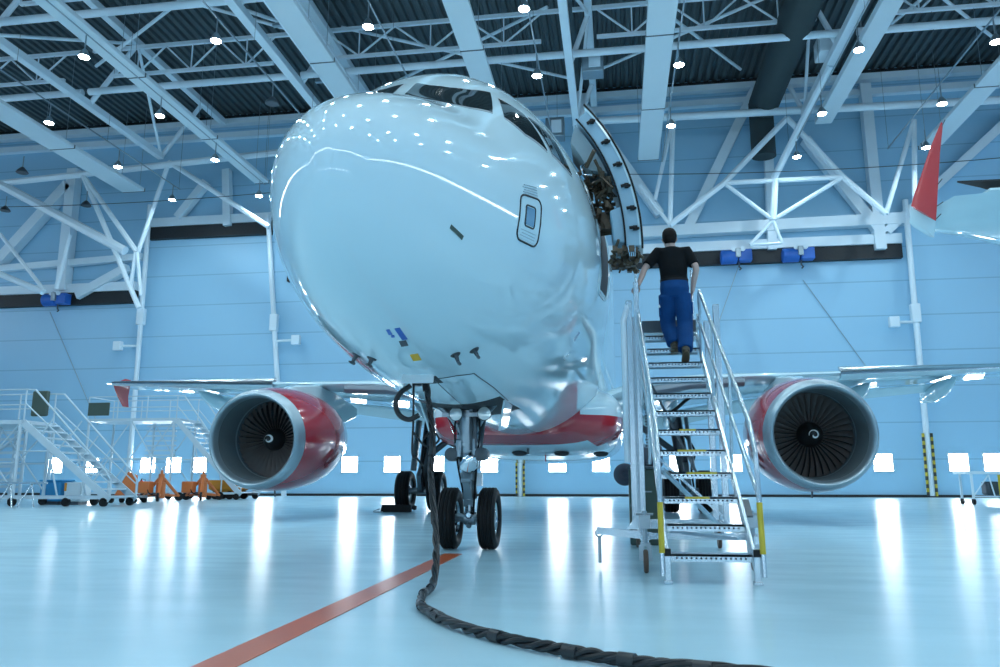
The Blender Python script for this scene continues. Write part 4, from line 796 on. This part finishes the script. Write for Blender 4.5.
def wr(b):
    A, B = py(911, 206, 17.95), py(936, 221, 18.05); n = V((-.3, -.95, .1))
    b.loft([[A.lerp(B, t)+V((0, .25*k, -.42*k))+n*(e*(.08+.05*k)) for t, e in ((0, 0), (.2, 1), (.8, 1), (1, 0), (.8, -1), (.2, -1))] for k in (0, .5, 1)])
part('winglet_root', WHITE, OW, wr, smooth=60)
WLT = part('winglet', REDW, OW, wl, smooth=60)
for (u, v), (u2, v2), y in (((936, 219), (941, 214), 17.1), ((937, 206), (943, 202), 17.0), ((938, 184), (942, 179), 16.9), ((942, 126), (945, 120), 16.7)): part('static_wick', DSTEEL, WLT, lambda b: b.tube([py(u, v, y), py(u2, v2, y-.25)], .014, 6))
part('aileron_gap', DARK, OW, lambda b: b.prism([py(957, 181, 17.4), py(1000, 179, 17.6), py(1100, 176, 18), py(1100, 198, 19), py(990, 189, 18.2), py(980, 186, 18)], (0, 0, -.05)))
part('aileron', WHITE, OW, lambda b: b.prism([py(973, 199, 18.2), py(990, 188, 17.6), py(1060, 184, 17.6), py(1060, 204, 18.6), py(1000, 203, 18.6)], (0, 0, -.06)))

# ---- access stairs and docks at the left
def dock(name, label, ox, oy, zh, run, w, plat, group, mirror=False, beams=True):
    """platform from ox-plat to ox at height zh, stairs running down to ox+run"""
    t = thing(name, label, 'access stairs', (ox, oy, 0), group); n = int(zh/.27)
    for y in (oy, oy+w):
        part('stringer', DOCKM, t, lambda b: b.bar((ox, y, zh-.08), (ox+run, y, .22), .06, .24))
        part('handrail', DOCKM, t, lambda b: b.tube([(ox-.0, y, zh+1.1), (ox+.35, y, zh+1.08), (ox+run*.94, y, 1.2), (ox+run, y, .9), (ox+run, y, .25)], .032, 6))
        part('mid_rail', DOCKM, t, lambda b: b.tube([(ox, y, zh+.6), (ox+run, y, .75)], .024, 6))
        for i in range(1, 5): x = ox+run*i/5; z = zh-(zh-.2)*i/5; part('rail_post', DOCKM, t, lambda b: b.tube([(x, y, z), (x+.45, y, z+.62)], .024, 6))
        for z in (.55, 1.1): part('platform_rail', DOCKM, t, lambda b: b.tube([(ox-plat, y, zh+z), (ox, y, zh+z)], .028, 6))
        for i in range(4): x = ox-plat*i/3; part('rail_post', DOCKM, t, lambda b: b.tube([(x, y, zh), (x, y, zh+1.1)], .028, 6))
        for i in range(3): x = ox-.1-(plat-.2)*i/2; part('leg', DOCKM, t, lambda b: b.tube([(x, y, .3), (x, y, zh)], .06, 8))
        part('cross_brace', DOCKM, t, lambda b: b.tube([(ox-.1, y, .5), (ox-plat*.5, y, zh-.1)], .028, 6)); part('cross_brace', DOCKM, t, lambda b: b.tube([(ox-plat*.5, y, .5), (ox-.1, y, zh-.1)], .028, 6))
        part('cross_brace', DOCKM, t, lambda b: b.tube([(ox-plat*.5, y, zh-.1), (ox-plat+.1, y, .5)], .028, 6)); part('tie_bar', DOCKM, t, lambda b: b.tube([(ox-plat, y, zh*.5), (ox-.1, y, zh*.5)], .028, 6)); part('tie_bar', DOCKM, t, lambda b: b.tube([(ox-.1, y, 1.9), (ox+run*.42, y, 1.9)], .028, 6))
        part('base_rail', DOCKM, t, lambda b: b.bar((ox-plat, y, .3), (ox+run, y, .3), .1, .1))
        part('stay', DOCKM, t, lambda b: b.tube([(ox+run*.45, y, .35), (ox+run*.3, y, zh*.68)], .032, 6)); part('stay', DOCKM, t, lambda b: b.tube([(ox+run*.72, y, .35), (ox+run*.72, y, zh*.3)], .032, 6))
        for x in (ox-plat+.2, ox-.1, ox+run*.55, ox+run-.2):
            part('caster', BLACK, t, lambda b: (b.lathe([(-.05, .06), (-.05, .15), (.05, .15), (.05, .06)], (x, y, .15), (0, 1, 0), 18, True), b.bx(x-.05, x+.05, y-.08, y+.08, .15, .28)))
    for i in range(n):
        f = (i+.5)/n; x = ox+run*f; z = zh-(zh-.2)*f; part('tread', DOCKM, t, lambda b: b.bx(x-.14, x+.14, oy, oy+w, z-.03, z+.03), smooth=0)
    part('platform', DOCKM, t, lambda b: b.bx(ox-plat, ox, oy-.05, oy+w+.05, zh-.14, zh), smooth=0)
    for z in (.55, 1.1): part('end_rail', DOCKM, t, lambda b: b.tube([(ox-plat, oy, zh+z), (ox-plat, oy+w, zh+z)], .028, 6))
    return t
D1 = dock('access_stairs', 'tall white access stairs with broad treads at the far left, the nearest set', -19.0, 20.2, 3.0, 3.6, 1.5, 4.4, 'white access stairs')
part('grey_cover', GREENB, D1, lambda b: b.bx(-19.8, -19.15, 21.45, 21.6, 3.25, 4.2), bevel=.05)
part('foam_wrap', DOCKM, D1, lambda b: b.tube([(-23.3, 20.1, 3.25), (-20.5, 20.1, 3.25)], .16, 10))
D2 = dock('access_stairs', 'white access platform with crossed braces standing behind the orange tripod jacks', -19.6, 31.0, 3.95, 3.6, 2.0, 4.8, 'white access stairs')
part('tarpaulin', GREENB, D2, lambda b: b.bx(-24.35, -23.2, 30.88, 30.95, 4.1, 4.75), bevel=.02)
for i in range(7): part('slat', DOCKM, D2, lambda b: b.bx(-21.4, -19.8, 31.4, 31.5, 2.1+.24*i, 2.17+.24*i), smooth=0)
t = thing('scaffold_tower', 'white slatted scaffold tower cut off by the left edge of the picture', 'scaffold', (-22.3, 22.6, 0))
for x in (-24.2, -22.6, -20.9):
    for y in (22.7, 24.2): part('leg', DOCKM, t, lambda b: b.tube([(x, y, 0), (x, y, 3.0)], .06, 8))
for i in range(9): part('slat', DOCKM, t, lambda b: b.bx(-24.3, -20.9, 22.65, 22.72, .6+.26*i, .7+.26*i), smooth=0)
part('brace', DOCKM, t, lambda b: b.tube([(-24.2, 22.6, .3), (-20.9, 22.6, 2.8)], .05, 6)); part('deck', DOCKM, t, lambda b: b.bx(-24.3, -20.8, 22.6, 24.3, 2.95, 3.02), smooth=0)
t = thing('trestle', 'low grey folding trestle at the bottom of the left edge', 'trestle', (-18.5, 19.0, 0))
for x in (-20.2, -19.4, -18.6, -17.8):
    part('leg', ALU, t, lambda b: b.tube([(x, 18.9, 0), (x+.3, 19.1, .78)], .028, 6)); part('leg', ALU, t, lambda b: b.tube([(x+.6, 18.9, 0), (x+.3, 19.1, .78)], .028, 6))
part('top_bar', ALU, t, lambda b: b.bx(-20.4, -17.0, 19.0, 19.2, .76, .83), smooth=0)
# crates
t = thing('crate', 'blue plastic crate standing under the nearest access stairs', 'crate', (-19.1, 22.35, 0)); part('body', mat('light_blue_plastic', (.03, .3, .6), .45), t, lambda b: b.bx(-19.5, -18.65, 22.0, 22.7, .12, .85), bevel=.05)
part('lid', bpy.data.materials['light_blue_plastic'], t, lambda b: b.bx(-19.53, -18.62, 21.95, 22.75, .85, .92), bevel=.03); part('skid', DSTEEL, t, lambda b: b.bx(-19.4, -18.75, 22.05, 22.65, 0, .12))
t = thing('crate', 'white box with an orange corner beside the blue crate', 'crate', (-18.15, 22.3, 0)); part('body', WHITEP, t, lambda b: b.bx(-18.5, -17.8, 22.0, 22.6, .12, .82), bevel=.04); part('sticker', ORY, t, lambda b: b.bx(-18.49, -18.4, 21.985, 22.0, .5, .8)); part('skid', DSTEEL, t, lambda b: b.bx(-18.4, -17.9, 22.05, 22.55, 0, .12))
# orange tripod jacks and trolleys
def jack(label, x, y, h=1.12):
    t = thing('tripod_jack', label, 'aircraft jack', (x, y, 0), 'orange tripod jacks')
    part('ram', ORANGE, t, lambda b: b.lathe([(0, .2), (h*.62, .2), (h*.64, .13), (h*.95, .13), (h*.96, .06), (h*1.1, .05)], (x, y, .12), (0, 0, 1), 18, True))
    part('tip', CHROME, t, lambda b: b.tube([(x, y, h*1.2), (x, y, h*1.32)], .045, 8))
    for k in range(3):
        a = RAD(-90+120*k+25); p = V((x+.85*cos(a), y+.85*sin(a), .2)); part('leg', ORANGE, t, lambda b: (b.tube([p, V((x, y, h*.98))], .07, 8), b.tube([p, V((x, y, .3))], .06, 8)))
        part('wheel', BLACK, t, lambda b: b.lathe([(-.05, .08), (-.05, .19), (.05, .19), (.05, .08)], p+V((0, 0, -.01)), (-sin(a), cos(a), 0), 20, True))
    part('pump_box', ORANGE, t, lambda b: b.box((x-.5, y-.35, .6), (.55, .4, .52)), bevel=.05)
    part('pump_mount', DSTEEL, t, lambda b: b.bar((x-.5, y-.35, .38), (x, y, .3), .12, .08)); part('hose', BLACK, t, lambda b: b.tube(spline([(x-.35, y-.5, .6), (x-.2, y-.55, .35), (x, y-.3, .25), (x+.1, y-.1, .4)]), .025, 6))
jack('orange tripod jack with pump box, left of the two jacks in the open', -18.3, 28.0)
jack('orange tripod jack standing between the other jack and the amber trolley', -17.4, 30.0)
t = thing('trolley', 'amber skip trolley on black wheels beside the left engine inlet', 'trolley', (-17.2, 32.2, 0))
part('skip', ORY, t, lambda b: b.loft([[V((-17.2+sx*w, 32.2+sy*d, z)) for sx, sy in ((-1, -1), (1, -1), (1, 1), (-1, 1))] for z, w, d in ((.35, .6, .4), (.5, .82, .55), (.93, .8, .6))]), bevel=.03)
part('frame', DSTEEL, t, lambda b: b.bx(-17.9, -16.4, 31.9, 32.5, .27, .36))
for x in (-17.7, -16.95, -16.6):
    for y in (31.8, 32.6): part('wheel', BLACK, t, lambda b: b.lathe([(-.06, .08), (-.06, .2), (.06, .2), (.06, .08)], (x, y, .2), (0, 1, 0), 20, True))
part('drawbar', DSTEEL, t, lambda b: b.tube([(-16.4, 32.2, .32), (-15.7, 32.2, .25)], .05, 6))
t = thing('trolley', 'orange panel trolley leaning behind the foot of the access stairs', 'trolley', (-17.7, 24.6, 0)); part('panel', ORANGE, t, lambda b: b.prism([(-18.3, 24.7, .3), (-17.4, 24.7, .3), (-17.5, 24.9, 1.1), (-17.9, 24.9, 1.25)], (0, .1, 0)), bevel=.02); part('frame', DSTEEL, t, lambda b: b.bx(-18.4, -17.2, 24.5, 25.3, .2, .3))
for x in (-18.3, -17.3):
    for y in (24.55, 25.25): part('wheel', BLACK, t, lambda b: b.lathe([(-.04, .04), (-.04, .11), (.04, .11), (.04, .04)], (x, y, .11), (0, 1, 0), 16, True))
t = thing('fire_extinguisher', 'red fire extinguisher standing by the far wall behind the jacks', 'fire extinguisher', (-27.6, 41.0, 0)); part('cylinder', RED, t, lambda b: b.lathe([(0, .16), (.02, .18), (.75, .18), (.9, .1), (.95, .05)], (-27.6, 41, 0), (0, 0, 1), 18, True)); part('valve', BLACK, t, lambda b: (b.tube([(-27.6, 41, .93), (-27.6, 41, 1.05)], .04, 8), b.tube([(-27.6, 41, 1.03), (-27.35, 41, .98), (-27.38, 40.9, .5)], .02, 6)))
# work table on castors at the right
t = thing('work_table', 'white metal table on castors by the far wall at the right edge', 'table', (16.0, 27.4, 0))
part('tabletop', PAINT, t, lambda b: b.bx(14.8, 17.2, 27.0, 28.2, 1.13, 1.23), smooth=0)
for x in (15.0, 16.9):
    for y in (27.1, 28.1):
        part('leg', PAINT, t, lambda b: b.bx(x-.035, x+.035, y-.035, y+.035, .2, 1.13), smooth=0)
        part('caster', BLACK, t, lambda b: (b.lathe([(-.04, .04), (-.04, .11), (.04, .11), (.04, .04)], (x, y, .11), (1, 0, 0), 16, True), b.bx(x-.04, x+.04, y-.04, y+.04, .12, .2)))
part('brace', PAINT, t, lambda b: b.tube([(15.0, 27.1, .3), (15.6, 27.1, 1.1)], .025, 6)); part('brace', PAINT, t, lambda b: b.tube([(15.6, 27.1, 1.1), (15.75, 27.1, .3)], .025, 6)); part('lower_rail', PAINT, t, lambda b: b.bx(15.0, 16.9, 27.08, 27.13, .28, .33), smooth=0)
part('yellow_post', YEL, t, lambda b: b.bx(15.86, 15.97, 26.95, 27.0, .35, 1.1), smooth=0)
part('tool_bag', DSTEEL, t, lambda b: b.box((15.8, 27.5, .6), (.5, .5, .5)), bevel=.08)
# ------------------------------------------------------------------ world and colour management
w = bpy.data.worlds.new('sky'); SC.world = w; w.use_nodes = True
w.node_tree.nodes['Background'].inputs[0].default_value = (.55, .82, 1, 1); w.node_tree.nodes['Background'].inputs[1].default_value = .9
SC.view_settings.view_transform = 'Standard'; SC.view_settings.look = 'None'; SC.view_settings.gamma = 1; SC.view_settings.use_curve_mapping = False
SC.view_settings.exposure = 0.03
